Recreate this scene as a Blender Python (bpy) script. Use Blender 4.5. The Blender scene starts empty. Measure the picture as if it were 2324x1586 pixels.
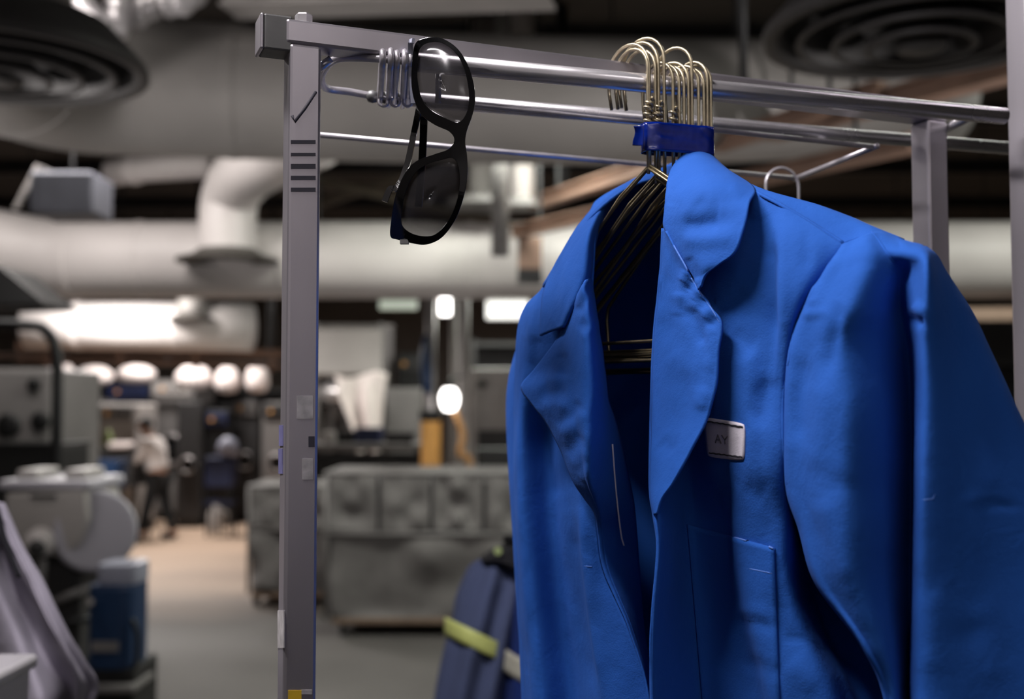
import bpy, bmesh, math, random
from mathutils import Vector, noise
from mathutils.bvhtree import BVHTree

random.seed(7)
scene = bpy.context.scene
COL = scene.collection
R = math.radians

# ------------------------------------------------------------------ camera
IMG_W, IMG_H, F = 2324.0, 1586.0, 2582.0          # frame and focal length in pixels
CAM_H = 1.72
PITCH = math.atan((925.0 - 793.0) / F)            # horizon lies at row 925
cam_d = bpy.data.cameras.new('camera')
cam = bpy.data.objects.new('camera', cam_d)
COL.objects.link(cam)
cam.location = (0, 0, CAM_H)
cam.rotation_euler = (math.pi / 2 + PITCH, 0, 0)
cam_d.sensor_width = 36.0
cam_d.lens = F * 36.0 / IMG_W
cam_d.clip_start, cam_d.clip_end = 0.05, 200
cam_d.dof.use_dof = True
cam_d.dof.focus_distance = 0.80
cam_d.dof.aperture_fstop = 4.8
scene.camera = cam

# ------------------------------------------------------------------ light
world = bpy.data.worlds.new('world')
scene.world = world
world.use_nodes = True
bg = world.node_tree.nodes['Background']
bg.inputs['Color'].default_value = (0.86, 0.88, 1.0, 1)
bg.inputs['Strength'].default_value = 0.012

def area_light(name, loc, target, sx, sy, power, color=(1, 1, 1), spread=180):
    d = bpy.data.lights.new(name, 'AREA')
    d.shape = 'RECTANGLE'; d.size = sx; d.size_y = sy
    d.energy = power; d.color = color; d.spread = R(spread)
    o = bpy.data.objects.new(name, d); COL.objects.link(o)
    o.location = loc
    o.rotation_euler = (Vector(target) - Vector(loc)).to_track_quat('-Z', 'Y').to_euler()
    return o
# the fluorescent fitting above the rack, to its left, and a fill light added behind the camera
area_light('rack_lamp', (-0.60, 0.66, 2.95), (0.1, 0.85, 1.7), 0.95, 0.13, 40, (1.0, 0.95, 0.97))
area_light('aisle_lamp', (0.5, -0.85, 3.1), (0.5, -0.95, 1.0), 1.2, 0.16, 6, (1.0, 0.96, 0.98))
# twin-tube fittings over the hall
HALL_LAMPS = [(-2.6, 4.1, 4.0, 45, 'over the aisle beside the bend of the big grey duct'), (2.2, 4.1, 4.0, 26, 'over the aisle beside the diffuser with dark rings'),
              (-3.0, 7.3, 3.75, 58, 'between the big grey duct and the elbow duct'), (0.2, 7.3, 3.75, 115, 'behind the big grey duct, above the laundry carts'), (4.3, 7.3, 3.75, 46, 'behind the brown sloping beams'),
              (-4.5, 11.6, 3.3, 215, 'behind the long fat duct, above the sorting table'), (0.0, 11.6, 3.3, 75, 'behind the long fat duct, above the work bench'), (4.4, 11.6, 3.3, 40, 'behind the long fat duct, past the shelving'),
              (-4.8, 15.8, 3.7, 150, 'far back above the row of washers'), (0.4, 16.2, 3.8, 130, 'far back above the ironer'), (5.4, 17.0, 3.8, 60, 'far back beyond the tall shelving')]
for i, (x, y, z, pw, _) in enumerate(HALL_LAMPS):
    area_light('hall_lamp_light', (x, y, z - 0.03), (x, y, 0), 1.4, 0.3, pw, (1.0, 0.94, 0.90) if x < -0.1 or y > 12 else (0.97, 1.0, 0.90))

# unseen floodlights added as fill for the ducts, one each side of the aisle
FILL_FLOODS = [((-3.3, 3.6, 1.95), (-0.6, 6.0, 3.5), 14), ((3.3, 3.6, 1.95), (1.0, 6.0, 3.5), 16)]
for loc, tgt, pw in FILL_FLOODS: area_light('flood_lamp_light', loc, tgt, 0.4, 0.3, pw, (1.0, 0.95, 0.93), 95)

vs = scene.view_settings
scene.display_settings.display_device = 'sRGB'
vs.view_transform = 'Standard'
vs.look = 'None'
vs.gamma = 1.0
vs.exposure = 0.0
vs.use_curve_mapping = False

# ------------------------------------------------------------------ pixel -> place
CP, SP = math.cos(PITCH), math.sin(PITCH)
def P(px, py, Y):
    """point seen at pixel (px, py) that stands Y metres in front of the camera"""
    a = (px - IMG_W / 2) / F
    b = (IMG_H / 2 - py) / F
    d = Vector((a, CP - b * SP, SP + b * CP))
    return Vector((0, 0, CAM_H)) + d * (Y / d.y)
def PX(px, Y): return P(px, 925, Y).x
def PZ(py, Y): return P(1162, py, Y).z
def floor_Y(py): return CAM_H * F / (py - 925.0)

# ------------------------------------------------------------------ materials
def srgb(c):
    return tuple(((v / 255) / 12.92 if v / 255 <= 0.04045 else (((v / 255) + 0.055) / 1.055) ** 2.4) for v in c)
MATS = {}
def mat(name, rgb, rough=0.6, metal=0.0, var=0.12, scale=6.0, bump=0.0, bscale=60.0, sheen=0.0, rvar=0.0, coat=0.0, aniso=None):
    m = bpy.data.materials.new(name); m.use_nodes = True
    nt = m.node_tree; b = nt.nodes['Principled BSDF']
    c = srgb(rgb)
    b.inputs['Roughness'].default_value = rough
    b.inputs['Metallic'].default_value = metal
    if sheen: 
        b.inputs['Sheen Weight'].default_value = sheen
        b.inputs['Sheen Roughness'].default_value = 0.5
        b.inputs['Sheen Tint'].default_value = (*[min(1, v * 2 + 0.15) for v in c], 1)
    if coat:
        b.inputs['Coat Weight'].default_value = coat
    tc = nt.nodes.new('ShaderNodeTexCoord')
    n = nt.nodes.new('ShaderNodeTexNoise')
    n.inputs['Scale'].default_value = scale; n.inputs['Detail'].default_value = 6
    mp = nt.nodes.new('ShaderNodeMapping')
    nt.links.new(tc.outputs['Object'], mp.inputs['Vector'])
    if aniso: mp.inputs['Scale'].default_value = aniso
    nt.links.new(mp.outputs['Vector'], n.inputs['Vector'])
    rp = nt.nodes.new('ShaderNodeValToRGB')
    rp.color_ramp.elements[0].position = 0.3; rp.color_ramp.elements[1].position = 0.7
    rp.color_ramp.elements[0].color = (*[v * (1 - var) for v in c], 1)
    rp.color_ramp.elements[1].color = (*[min(1, v * (1 + var)) for v in c], 1)
    nt.links.new(n.outputs['Fac'], rp.inputs['Fac'])
    nt.links.new(rp.outputs['Color'], b.inputs['Base Color'])
    if rvar:
        mr = nt.nodes.new('ShaderNodeMapRange')
        mr.inputs['To Min'].default_value = max(0.02, rough - rvar); mr.inputs['To Max'].default_value = min(1, rough + rvar)
        nt.links.new(n.outputs['Fac'], mr.inputs['Value']); nt.links.new(mr.outputs['Result'], b.inputs['Roughness'])
    if bump:
        n2 = nt.nodes.new('ShaderNodeTexNoise'); n2.inputs['Scale'].default_value = bscale; n2.inputs['Detail'].default_value = 4
        nt.links.new(tc.outputs['Object'], n2.inputs['Vector'])
        bp = nt.nodes.new('ShaderNodeBump'); bp.inputs['Strength'].default_value = bump; bp.inputs['Distance'].default_value = 0.002
        nt.links.new(n2.outputs['Fac'], bp.inputs['Height']); nt.links.new(bp.outputs['Normal'], b.inputs['Normal'])
    MATS[name] = m
    return m
def emit(name, rgb, strength):
    m = bpy.data.materials.new(name); m.use_nodes = True
    nt = m.node_tree; b = nt.nodes['Principled BSDF']
    b.inputs['Base Color'].default_value = (0.8, 0.8, 0.8, 1)
    b.inputs['Emission Color'].default_value = (*srgb(rgb), 1)
    b.inputs['Emission Strength'].default_value = strength
    n = nt.nodes.new('ShaderNodeTexNoise'); n.inputs['Scale'].default_value = 3
    MATS[name] = m
    return m

def fabric(name, rgb, rough=0.85, weave=900.0, sheen=0.15, var=0.10):
    m = mat(name, rgb, rough, 0, var, 9.0, 0, sheen=sheen)
    nt = m.node_tree; b = nt.nodes['Principled BSDF']
    tc = nt.nodes.new('ShaderNodeTexCoord')
    w1 = nt.nodes.new('ShaderNodeTexNoise'); w1.inputs['Scale'].default_value = weave; w1.inputs['Detail'].default_value = 2
    n2 = nt.nodes.new('ShaderNodeTexNoise'); n2.inputs['Scale'].default_value = 240; n2.inputs['Detail'].default_value = 5
    nt.links.new(tc.outputs['Object'], w1.inputs['Vector']); nt.links.new(tc.outputs['Object'], n2.inputs['Vector'])
    ad = nt.nodes.new('ShaderNodeMath'); ad.operation = 'ADD'
    nt.links.new(w1.outputs['Fac'], ad.inputs[0]); nt.links.new(n2.outputs['Fac'], ad.inputs[1])
    bp = nt.nodes.new('ShaderNodeBump'); bp.inputs['Strength'].default_value = 0.35; bp.inputs['Distance'].default_value = 0.0006
    n3 = nt.nodes.new('ShaderNodeTexNoise'); n3.inputs['Scale'].default_value = 42; n3.inputs['Detail'].default_value = 3; n3.inputs['Distortion'].default_value = 0.6
    nt.links.new(tc.outputs['Object'], n3.inputs['Vector'])
    b2 = nt.nodes.new('ShaderNodeBump'); b2.inputs['Strength'].default_value = 0.30; b2.inputs['Distance'].default_value = 0.003
    nt.links.new(n3.outputs['Fac'], b2.inputs['Height']); nt.links.new(b2.outputs['Normal'], bp.inputs['Normal'])
    nt.links.new(ad.outputs[0], bp.inputs['Height']); nt.links.new(bp.outputs['Normal'], b.inputs['Normal'])
    return m

M_BLUE = fabric('royal_blue_twill', (31, 82, 164), 0.9, sheen=0.03)
M_BLUE.node_tree.nodes['Principled BSDF'].inputs['Specular IOR Level'].default_value = 0.2
M_THREAD = mat('pale_blue_thread', (84, 122, 198), 0.9, 0, 0.2, 80)
M_BLACKTHREAD = mat('black_thread', (24, 24, 34), 0.9, 0, 0.2, 80)
M_TAG = fabric('white_tag_cloth', (206, 200, 210), 0.85, 1400, 0.0, 0.05)
M_ALU = mat('brushed_aluminium', (186, 181, 188), 0.34, 0.8, 0.10, 14, 0.012, 500, rvar=0.08, aniso=(1, 1, 0.15))
M_CHROME = mat('polished_steel_rod', (212, 209, 212), 0.26, 0.75, 0.06, 30, rvar=0.05)
M_GALV = mat('galvanised_wire', (192, 188, 194), 0.34, 0.55, 0.15, 60, rvar=0.08)
M_DKBRACKET = mat('dull_grey_bracket', (110, 110, 110), 0.5, 0.6, 0.2, 30)
M_BRASS = mat('gilt_wire', (180, 168, 142), 0.36, 0.85, 0.2, 90, rvar=0.1)
M_DARKWIRE = mat('dull_bronze_wire', (132, 120, 94), 0.38, 0.9, 0.2, 90, rvar=0.1)
M_TAPE = mat('blue_vinyl_tape', (3, 30, 116), 0.22, 0, 0.15, 60, 0.25, 120, coat=0.5)
M_GLOSSBLK = mat('gloss_black_acetate', (5, 5, 6), 0.1, 0, 0.1, 20, coat=0.4)
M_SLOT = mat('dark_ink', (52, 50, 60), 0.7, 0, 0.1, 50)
M_YEL = mat('yellow_sticker', (220, 180, 40), 0.6, 0, 0.1, 60)
M_RESIDUE = mat('pale_adhesive', (176, 172, 172), 0.7, 0, 0.3, 120)
M_VIOLET = mat('violet_paint_mark', (104, 102, 146), 0.6, 0, 0.2, 80)

def lens_mat():
    m = bpy.data.materials.new('smoked_lens'); m.use_nodes = True
    nt = m.node_tree; b = nt.nodes['Principled BSDF']
    g = nt.nodes.new('ShaderNodeTexCoord'); sep = nt.nodes.new('ShaderNodeSeparateXYZ')
    n = nt.nodes.new('ShaderNodeTexNoise'); n.inputs['Scale'].default_value = 25
    nt.links.new(g.outputs['Object'], n.inputs['Vector'])
    rp = nt.nodes.new('ShaderNodeValToRGB')
    rp.color_ramp.elements[0].color = (0.035, 0.034, 0.037, 1); rp.color_ramp.elements[1].color = (0.055, 0.052, 0.056, 1)
    nt.links.new(n.outputs['Fac'], rp.inputs['Fac'])
    b.inputs['Roughness'].default_value = 0.05
    b.inputs['IOR'].default_value = 1.5
    b.inputs['Roughness'].default_value = 0.16
    nt.links.new(rp.outputs['Color'], b.inputs['Base Color'])
    tr = nt.nodes.new('ShaderNodeBsdfTransparent'); tr.inputs['Color'].default_value = (0.62, 0.61, 0.62, 1)
    mx = nt.nodes.new('ShaderNodeMixShader'); mx.inputs[0].default_value = 0.72
    out = nt.nodes['Material Output']
    nt.links.new(b.outputs[0], mx.inputs[1]); nt.links.new(tr.outputs[0], mx.inputs[2]); nt.links.new(mx.outputs[0], out.inputs['Surface'])
    MATS['smoked_lens'] = m
    return m
M_LENS = lens_mat()

# hall materials
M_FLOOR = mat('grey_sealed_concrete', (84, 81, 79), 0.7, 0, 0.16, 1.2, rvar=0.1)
def floor_nodes():  # tan tint on the far floor paints in the warm lamp light
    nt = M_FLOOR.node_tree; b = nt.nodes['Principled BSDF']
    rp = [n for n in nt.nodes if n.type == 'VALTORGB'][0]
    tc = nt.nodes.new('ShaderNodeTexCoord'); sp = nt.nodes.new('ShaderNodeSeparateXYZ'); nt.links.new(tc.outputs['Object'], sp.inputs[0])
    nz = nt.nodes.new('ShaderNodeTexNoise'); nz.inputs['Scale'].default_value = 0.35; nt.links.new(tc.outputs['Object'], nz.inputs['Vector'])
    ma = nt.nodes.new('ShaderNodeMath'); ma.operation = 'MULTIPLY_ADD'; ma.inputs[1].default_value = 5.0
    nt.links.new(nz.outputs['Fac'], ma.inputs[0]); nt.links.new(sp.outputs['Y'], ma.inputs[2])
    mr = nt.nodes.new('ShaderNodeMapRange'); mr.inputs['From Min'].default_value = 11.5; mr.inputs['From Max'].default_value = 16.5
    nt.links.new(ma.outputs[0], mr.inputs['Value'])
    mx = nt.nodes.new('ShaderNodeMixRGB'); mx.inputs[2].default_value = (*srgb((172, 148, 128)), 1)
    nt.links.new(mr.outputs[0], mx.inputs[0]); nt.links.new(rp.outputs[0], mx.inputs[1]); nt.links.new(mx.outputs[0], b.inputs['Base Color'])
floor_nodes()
M_CEIL = mat('dark_ceiling_deck', (40, 37, 34), 0.9, 0, 0.25, 1.0)
M_WALL = mat('hall_wall_paint', (120, 112, 106), 0.8, 0, 0.15, 0.7)
M_WHITEDUCT = mat('white_coated_duct', (206, 200, 198), 0.5, 0.0, 0.06, 2.0)
M_GREYDUCT = mat('grey_galvanised_duct', (150, 146, 143), 0.6, 0.25, 0.12, 1.6)
M_DKFLANGE = mat('dark_rubber_flange', (66, 62, 58), 0.8, 0, 0.1, 5)
M_DIFF = mat('grey_diffuser_metal', (88, 86, 86), 0.55, 0.2, 0.1, 4)
M_FOIL = mat('crumpled_foil_duct', (214, 210, 212), 0.35, 0.5, 0.2, 9, 0.6, 20)
M_RUST = mat('brown_primed_steel', (128, 102, 88), 0.7, 0.1, 0.18, 3)
M_DKSTEEL = mat('black_painted_steel', (26, 26, 28), 0.5, 0.2, 0.2, 6)
M_MACHW = mat('machine_white_enamel', (160, 155, 152), 0.45, 0, 0.08, 3)
M_MACHG = mat('machine_grey_enamel', (116, 113, 112), 0.5, 0, 0.1, 3)
M_MACHD = mat('machine_charcoal_enamel', (44, 43, 44), 0.5, 0, 0.2, 3)
M_MACHN = mat('navy_painted_panel', (18, 30, 66), 0.5, 0, 0.2, 3)
M_PANE = mat('dark_door_glass', (16, 17, 20), 0.1, 0, 0.1, 4)
M_CANVAS = fabric('grey_canvas', (112, 109, 108), 0.9, 120, 0.1, 0.15)
M_PLY = mat('plywood_base', (132, 112, 96), 0.7, 0, 0.15, 8)
M_BLUEPLASTIC = mat('blue_plastic', (18, 48, 84), 0.45, 0, 0.1, 4)
M_CLEARPL = mat('cloudy_plastic', (150, 152, 168), 0.4, 0, 0.08, 4)
M_BLKPL = mat('black_plastic', (15, 15, 16), 0.5, 0, 0.1, 6)
M_WHITECLOTH = fabric('white_cotton', (146, 141, 153), 0.9, 300, 0.1, 0.06)
M_BAG = fabric('white_sling_cloth', (236, 224, 220), 0.9, 60, 0.1, 0.06)
M_NAVYWORK = fabric('faded_navy_workwear', (74, 84, 118), 0.9, 300, 0.1, 0.12)
M_ROYALWORK = fabric('royal_workwear_lining', (10, 40, 108), 0.9, 300, 0.1, 0.12)
M_LIME = mat('lime_reflective_tape', (206, 214, 128), 0.5, 0, 0.06, 30)
M_SILVER = mat('silver_reflective_tape', (196, 194, 178), 0.5, 0.1, 0.08, 30)
M_BLKCLOTH = fabric('black_cloth', (24, 24, 30), 0.95, 300, 0.05, 0.15)
M_SKIN = mat('skin', (150, 112, 92), 0.6, 0, 0.06, 8)
M_HAIR = mat('dark_hair', (20, 17, 16), 0.7, 0, 0.2, 40)
M_SHIRT = fabric('white_work_shirt', (196, 188, 184), 0.9, 200, 0.1, 0.06)
M_TROUS = fabric('black_trousers', (9, 9, 11), 0.95, 200, 0.05, 0.1)
M_ORANGE = mat('amber_plastic', (206, 150, 80), 0.5, 0, 0.12, 6)
M_STEEL = mat('stainless_panel', (168, 164, 164), 0.35, 0.7, 0.1, 3, rvar=0.08)
M_LAMPW = emit('lamp_glow_white', (255, 250, 246), 7.0)
M_LAMPS = emit('lamp_glow_soft', (250, 246, 242), 0.95)
M_LAMPG = emit('lamp_glow_greenish', (190, 208, 186), 0.55)
M_LAMPT = emit('fluorescent_tube_glow', (255, 246, 238), 6.0)
M_LIMEITEM = mat('pale_green_bottle', (150, 165, 110), 0.5, 0, 0.1, 6)

# ------------------------------------------------------------------ mesh building
class MB:
    def __init__(s): s.v, s.f = [], []
    def add(s, vs, fs):
        o = len(s.v); s.v += [Vector(q) for q in vs]; s.f += [tuple(i + o for i in f) for f in fs]; return s
    def box(s, c, d, rz=0.0, taper=1.0):
        cx, cy, cz = c; hx, hy, hz = d[0] / 2, d[1] / 2, d[2] / 2
        ca, sa = math.cos(rz), math.sin(rz); vs = []
        for k in (-1, 1):
            t = taper if k > 0 else 1.0
            for i, j in ((-1, -1), (1, -1), (1, 1), (-1, 1)):
                x, y = i * hx * t, j * hy * t
                vs.append((cx + x * ca - y * sa, cy + x * sa + y * ca, cz + k * hz))
        return s.add(vs, [(0, 3, 2, 1), (4, 5, 6, 7), (0, 1, 5, 4), (1, 2, 6, 5), (2, 3, 7, 6), (3, 0, 4, 7)])
    def bar(s, a, b, w, h=None, up=(0, 0, 1)):
        """rectangular bar from a to b, w across, h along 'up'"""
        a, b = Vector(a), Vector(b); h = h or w
        t = (b - a).normalized(); side = t.cross(Vector(up))
        if side.length < 1e-5: side = t.cross(Vector((1, 0, 0)))
        side.normalize(); u = side.cross(t)
        vs = []
        for p in (a, b):
            for i, j in ((-1, -1), (1, -1), (1, 1), (-1, 1)):
                vs.append(p + side * (i * w / 2) + u * (j * h / 2))
        return s.add(vs, [(0, 1, 2, 3), (7, 6, 5, 4), (0, 4, 5, 1), (1, 5, 6, 2), (2, 6, 7, 3), (3, 7, 4, 0)])
    def tube(s, pts, r, n=12, closed=False, caps=True):
        pts = [Vector(p) for p in pts]; m = len(pts)
        rs = r if isinstance(r, (list, tuple)) else [r] * m
        vs, fs = [], []
        prev = None
        for i, p in enumerate(pts):
            if closed: t = pts[(i + 1) % m] - pts[i - 1]
            else: t = pts[min(i + 1, m - 1)] - pts[max(i - 1, 0)]
            t = t.normalized() if t.length > 1e-9 else Vector((0, 0, 1))
            if prev is None:
                ref = Vector((0, 0, 1)) if abs(t.z) < 0.9 else Vector((1, 0, 0))
                nn = t.cross(ref).normalized()
            else:
                nn = prev - t * prev.dot(t)
                nn = nn.normalized() if nn.length > 1e-6 else t.orthogonal().normalized()
            prev = nn; bb = t.cross(nn)
            for k in range(n):
                a = 2 * math.pi * k / n
                vs.append(p + nn * (math.cos(a) * rs[i]) + bb * (math.sin(a) * rs[i]))
        for i in range(m if closed else m - 1):
            for k in range(n):
                a, b = i * n + k, i * n + (k + 1) % n
                c, d = ((i + 1) % m) * n + (k + 1) % n, ((i + 1) % m) * n + k
                fs.append((a, b, c, d))
        if caps and not closed:
            fs.append(tuple(range(n - 1, -1, -1))); fs.append(tuple((m - 1) * n + k for k in range(n)))
        return s.add(vs, fs)
    def cyl(s, a, b, r, n=20, r2=None): return s.tube([a, b], [r, r if r2 is None else r2], n)
    def lathe(s, prof, c=(0, 0, 0), axis='Z', n=32):
        """prof: (radius, height) pairs"""
        c = Vector(c); vs, fs = [], []
        for r, h in prof:
            for k in range(n):
                a = 2 * math.pi * k / n; x, y = r * math.cos(a), r * math.sin(a)
                vs.append(c + (Vector((x, y, h)) if axis == 'Z' else Vector((x, h, y)) if axis == 'Y' else Vector((h, x, y))))
        for i in range(len(prof) - 1):
            for k in range(n):
                fs.append((i * n + k, i * n + (k + 1) % n, (i + 1) * n + (k + 1) % n, (i + 1) * n + k))
        return s.add(vs, fs)
    def grid(s, G, closed_u=False):
        m, n = len(G), len(G[0])
        fs = []
        for i in range(m - 1):
            for k in range(n if closed_u else n - 1):
                fs.append((i * n + k, i * n + (k + 1) % n, (i + 1) * n + (k + 1) % n, (i + 1) * n + k))
        return s.add([p for r in G for p in r], fs)

def root_loc(o):
    v = Vector((0, 0, 0))
    while o is not None: v += Vector(o.location); o = o.parent
    return v
def tag(o, label=None, cat=None, group=None, kind=None):
    if label: o['label'] = label
    if cat: o['category'] = cat
    if group: o['group'] = group
    if kind: o['kind'] = kind
    return o
def empty(name, loc, label, cat, group=None):
    o = bpy.data.objects.new(name, None); COL.objects.link(o)
    o.location = loc; o.empty_display_size = 0.05
    return tag(o, label, cat, group)
def obj(name, mb, m, parent=None, smooth=False, bevel=0.0, solid=0.0, solid_off=-1.0, origin=None, label=None, subs=0):
    me = bpy.data.meshes.new(name)
    if parent is not None: base = root_loc(parent)
    elif origin is not None: base = Vector(origin)
    else:
        xs = [v.x for v in mb.v]; ys = [v.y for v in mb.v]; zs = [v.z for v in mb.v]
        base = Vector(((min(xs) + max(xs)) / 2, (min(ys) + max(ys)) / 2, min(zs)))
    me.from_pydata([tuple(v - base) for v in mb.v], [], mb.f)
    bm = bmesh.new(); bm.from_mesh(me); bmesh.ops.recalc_face_normals(bm, faces=bm.faces); bm.to_mesh(me); bm.free()
    me.materials.append(m)
    if smooth:
        me.polygons.foreach_set('use_smooth', [True] * len(me.polygons))
    o = bpy.data.objects.new(name, me); COL.objects.link(o)
    if parent is not None: o.parent = parent
    else: o.location = base
    if bevel:
        bv = o.modifiers.new('bevel', 'BEVEL'); bv.width = bevel; bv.segments = 2; bv.limit_method = 'ANGLE'; bv.angle_limit = R(40)
    if solid:
        sd = o.modifiers.new('thickness', 'SOLIDIFY'); sd.thickness = solid; sd.offset = solid_off
    if subs:
        sb = o.modifiers.new('subdivision', 'SUBSURF'); sb.levels = subs; sb.render_levels = subs
    if label: o['label'] = label
    return o
def struct(name, mb, m, **k):
    o = obj(name, mb, m, **k); o['kind'] = 'structure'; return o
def copy_tree(o, parent=None):
    c = o.copy(); COL.objects.link(c); c.parent = parent
    for ch in o.children: copy_tree(ch, c)
    return c
def arc(c, r, a0, a1, ax, ay, n=10):
    c, ax, ay = Vector(c), Vector(ax), Vector(ay)
    return [c + ax * (r * math.cos(a0 + (a1 - a0) * i / n)) + ay * (r * math.sin(a0 + (a1 - a0) * i / n)) for i in range(n + 1)]
def catmull(pts, n, closed=False):
    """resample a list of Vectors by Catmull-Rom, n samples for each span"""
    m = len(pts); out = []
    for i in range(m if closed else m - 1):
        if closed: p0, p1, p2, p3 = pts[i - 1], pts[i], pts[(i + 1) % m], pts[(i + 2) % m]
        else:
            p1, p2 = pts[i], pts[i + 1]
            p0 = pts[i - 1] if i > 0 else p1 * 2 - p2
            p3 = pts[i + 2] if i + 2 < m else p2 * 2 - p1
        for k in range(n):
            t = k / n
            out.append(0.5 * ((2 * p1) + (p2 - p0) * t + (2 * p0 - 5 * p1 + 4 * p2 - p3) * t * t + (3 * p1 - p0 - 3 * p2 + p3) * t ** 3))
    if not closed: out.append(pts[-1].copy())
    return out
def surf(rows, nu, nv, closed_u=False):
    rr = [catmull([Vector(p) for p in r], nu, closed_u) for r in rows]
    cols = [catmull([r[k] for r in rr], nv) for k in range(len(rr[0]))]
    return [[cols[k][i] for k in range(len(cols))] for i in range(len(cols[0]))]
def wrinkle(G, amp, sc, seed=0.0, direction=None, stretch=(1, 1, 0.45)):
    d = Vector(direction or (0, -1, 0)).normalized()
    for r in G:
        for p in r:
            q = Vector((p.x * stretch[0], p.y * stretch[1], p.z * stretch[2])) * sc + Vector((seed, seed * 1.7, -seed))
            h = noise.noise(q) + 0.5 * noise.noise(q * 2.3) + 0.25 * noise.noise(q * 5.1)
            p += d * (h * amp)
    return G

# ================================================================== the hall
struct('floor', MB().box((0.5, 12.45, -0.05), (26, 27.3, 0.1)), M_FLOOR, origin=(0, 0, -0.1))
struct('ceiling', MB().box((0.5, 12.5, 4.75), (26, 27.2, 0.1)), M_CEIL)
struct('wall_back', MB().box((0.5, 26.05, 2.35), (26, 0.1, 4.7)), M_WALL)
struct('wall_left', MB().box((-12.55, 12.5, 2.35), (0.1, 27.2, 4.7)), M_WALL)
struct('wall_right', MB().box((13.55, 12.5, 2.35), (0.1, 27.2, 4.7)), M_WALL)
struct('wall_front', MB().box((0.5, -1.15, 2.35), (26, 0.1, 4.7)), mat('front_wall_paint', (205, 200, 200), 0.8, 0, 0.05, 0.7))
struct('trim_10', MB().box((0.5, -1.08, 0.8), (26, 0.04, 1.6)), M_DKSTEEL)  # unseen dark panel added to darken the reflection low on the post
# ceiling joists
for k in range(9):
    y = 4.0 + k * 2.4
    struct('trim_%d' % (k + 1), MB().box((0.5, y, 4.62), (26, 0.12, 0.16)), M_DKSTEEL)

# fittings of the lamps
def lamp_fitting(x, y, z, sx, sy, label, rz=0.0, group='ceiling lamp fittings'):
    e = empty('ceiling_lamp', (x, y, z), label, 'lamp', group)
    obj('housing', MB().box((x, y, z + 0.05), (sx + 0.12, sy + 0.1, 0.1), rz), M_MACHW, e, bevel=0.01)
    for k in (-1, 1):
        a = Vector((x - math.cos(rz) * sx * 0.46, y - math.sin(rz) * sx * 0.46, z - 0.012)); b = Vector((x + math.cos(rz) * sx * 0.46, y + math.sin(rz) * sx * 0.46, z - 0.012))
        o = Vector((-math.sin(rz), math.cos(rz), 0)) * (k * sy * 0.3)
        obj('tube', MB().cyl(a + o, b + o, 0.012, 10), M_LAMPT, e, smooth=True)
    for k in (-1, 1):
        q = Vector((x + k * sx * 0.35 * math.cos(rz), y + k * sx * 0.35 * math.sin(rz), 0))
        obj('rod', MB().cyl((q.x, q.y, z + 0.1), (q.x, q.y, 4.7), 0.008, 8), M_DKSTEEL, e)
for i, (x, y, z, pw, where) in enumerate(HALL_LAMPS):
    lamp_fitting(x, y, z, 1.3, 0.26, 'white twin-tube lamp fitting ' + where)
lamp_fitting(-0.62, 0.66, 3.02, 0.95, 0.14, 'white twin-tube lamp fitting hung above the clothes rack', R(90), None)
lamp_fitting(0.5, -0.85, 3.15, 1.2, 0.16, 'white twin-tube lamp fitting hung over the aisle before the rack', 0.0, None)

for k, (loc, tgt, pw) in enumerate(FILL_FLOODS):
    l = Vector(loc); d = (Vector(tgt) - l).normalized()
    e = empty('flood_lamp', (l.x, l.y, 0), ['black floodlight on a tripod aimed at the bend of the grey duct', 'black floodlight on a tripod aimed at the diffuser with dark rings'][k], 'lamp')
    obj('housing', MB().bar(l - d * 0.14, l - d * 0.02, 0.44, 0.34), M_DKSTEEL, e, bevel=0.01)
    obj('glass', MB().bar(l - d * 0.02, l - d * 0.01, 0.4, 0.3), M_LAMPT, e)
    obj('pole', MB().cyl((l.x, l.y, 0.3), l - d * 0.08, 0.018, 12), M_DKSTEEL, e, smooth=True)
    for q in range(3):
        a = 2 * math.pi * q / 3; obj('leg', MB().cyl((l.x, l.y, 0.5), (l.x + 0.4 * math.cos(a), l.y + 0.4 * math.sin(a), 0.01), 0.012, 8), M_DKSTEEL, e)
# ------------------------------------------------------------------ ducts
def duct(name, label, pts, r, m, n=28, seams=(), seam_m=None, seam_r=1.03, parent=None, hang=()):
    e = empty(name, pts[0], label, 'duct')
    obj('pipe', MB().tube(pts, r, n), m, e, smooth=True)
    for t in seams:
        i = min(int(t * (len(pts) - 1)), len(pts) - 2); f = t * (len(pts) - 1) - i
        c = Vector(pts[i]).lerp(Vector(pts[i + 1]), f); d = (Vector(pts[i + 1]) - Vector(pts[i])).normalized()
        obj('collar', MB().tube([c - d * 0.03, c - d * 0.025, c + d * 0.025, c + d * 0.03], [r * 1.0, r * seam_r, r * seam_r, r * 1.0], n), seam_m or m, e, smooth=False)
    for q in hang:
        obj('hanger_rod', MB().cyl(Vector(q), (q[0], q[1], 4.7), 0.01, 8), M_DKSTEEL, e)
    return e
# long white duct crossing the hall
YD = 9.0
a, b = P(-500, 590, YD), P(2900, 590, YD)
r1 = 0.305
path = [Vector((PX(-700, YD - 1.2), YD - 1.6, a.z + 0.22)), Vector((PX(-300, YD - 0.5), YD - 0.7, a.z + 0.17)), Vector((PX(70, YD), YD, a.z + 0.04)), Vector((PX(160, YD), YD, a.z)), Vector((PX(330, YD), YD, a.z))] + [Vector((PX(x, YD), YD, a.z - 0.0)) for x in (900, 1500, 2200, 2900)]
WD = duct('white_duct', 'long fat white duct with an elbow branch crossing the whole hall', path, r1, M_WHITEDUCT, 36, (0.375, 0.49, 0.57, 0.66), seam_r=1.025, hang=[(PX(720, YD), YD, a.z + r1), (PX(1450, YD), YD, a.z + r1)])
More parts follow.
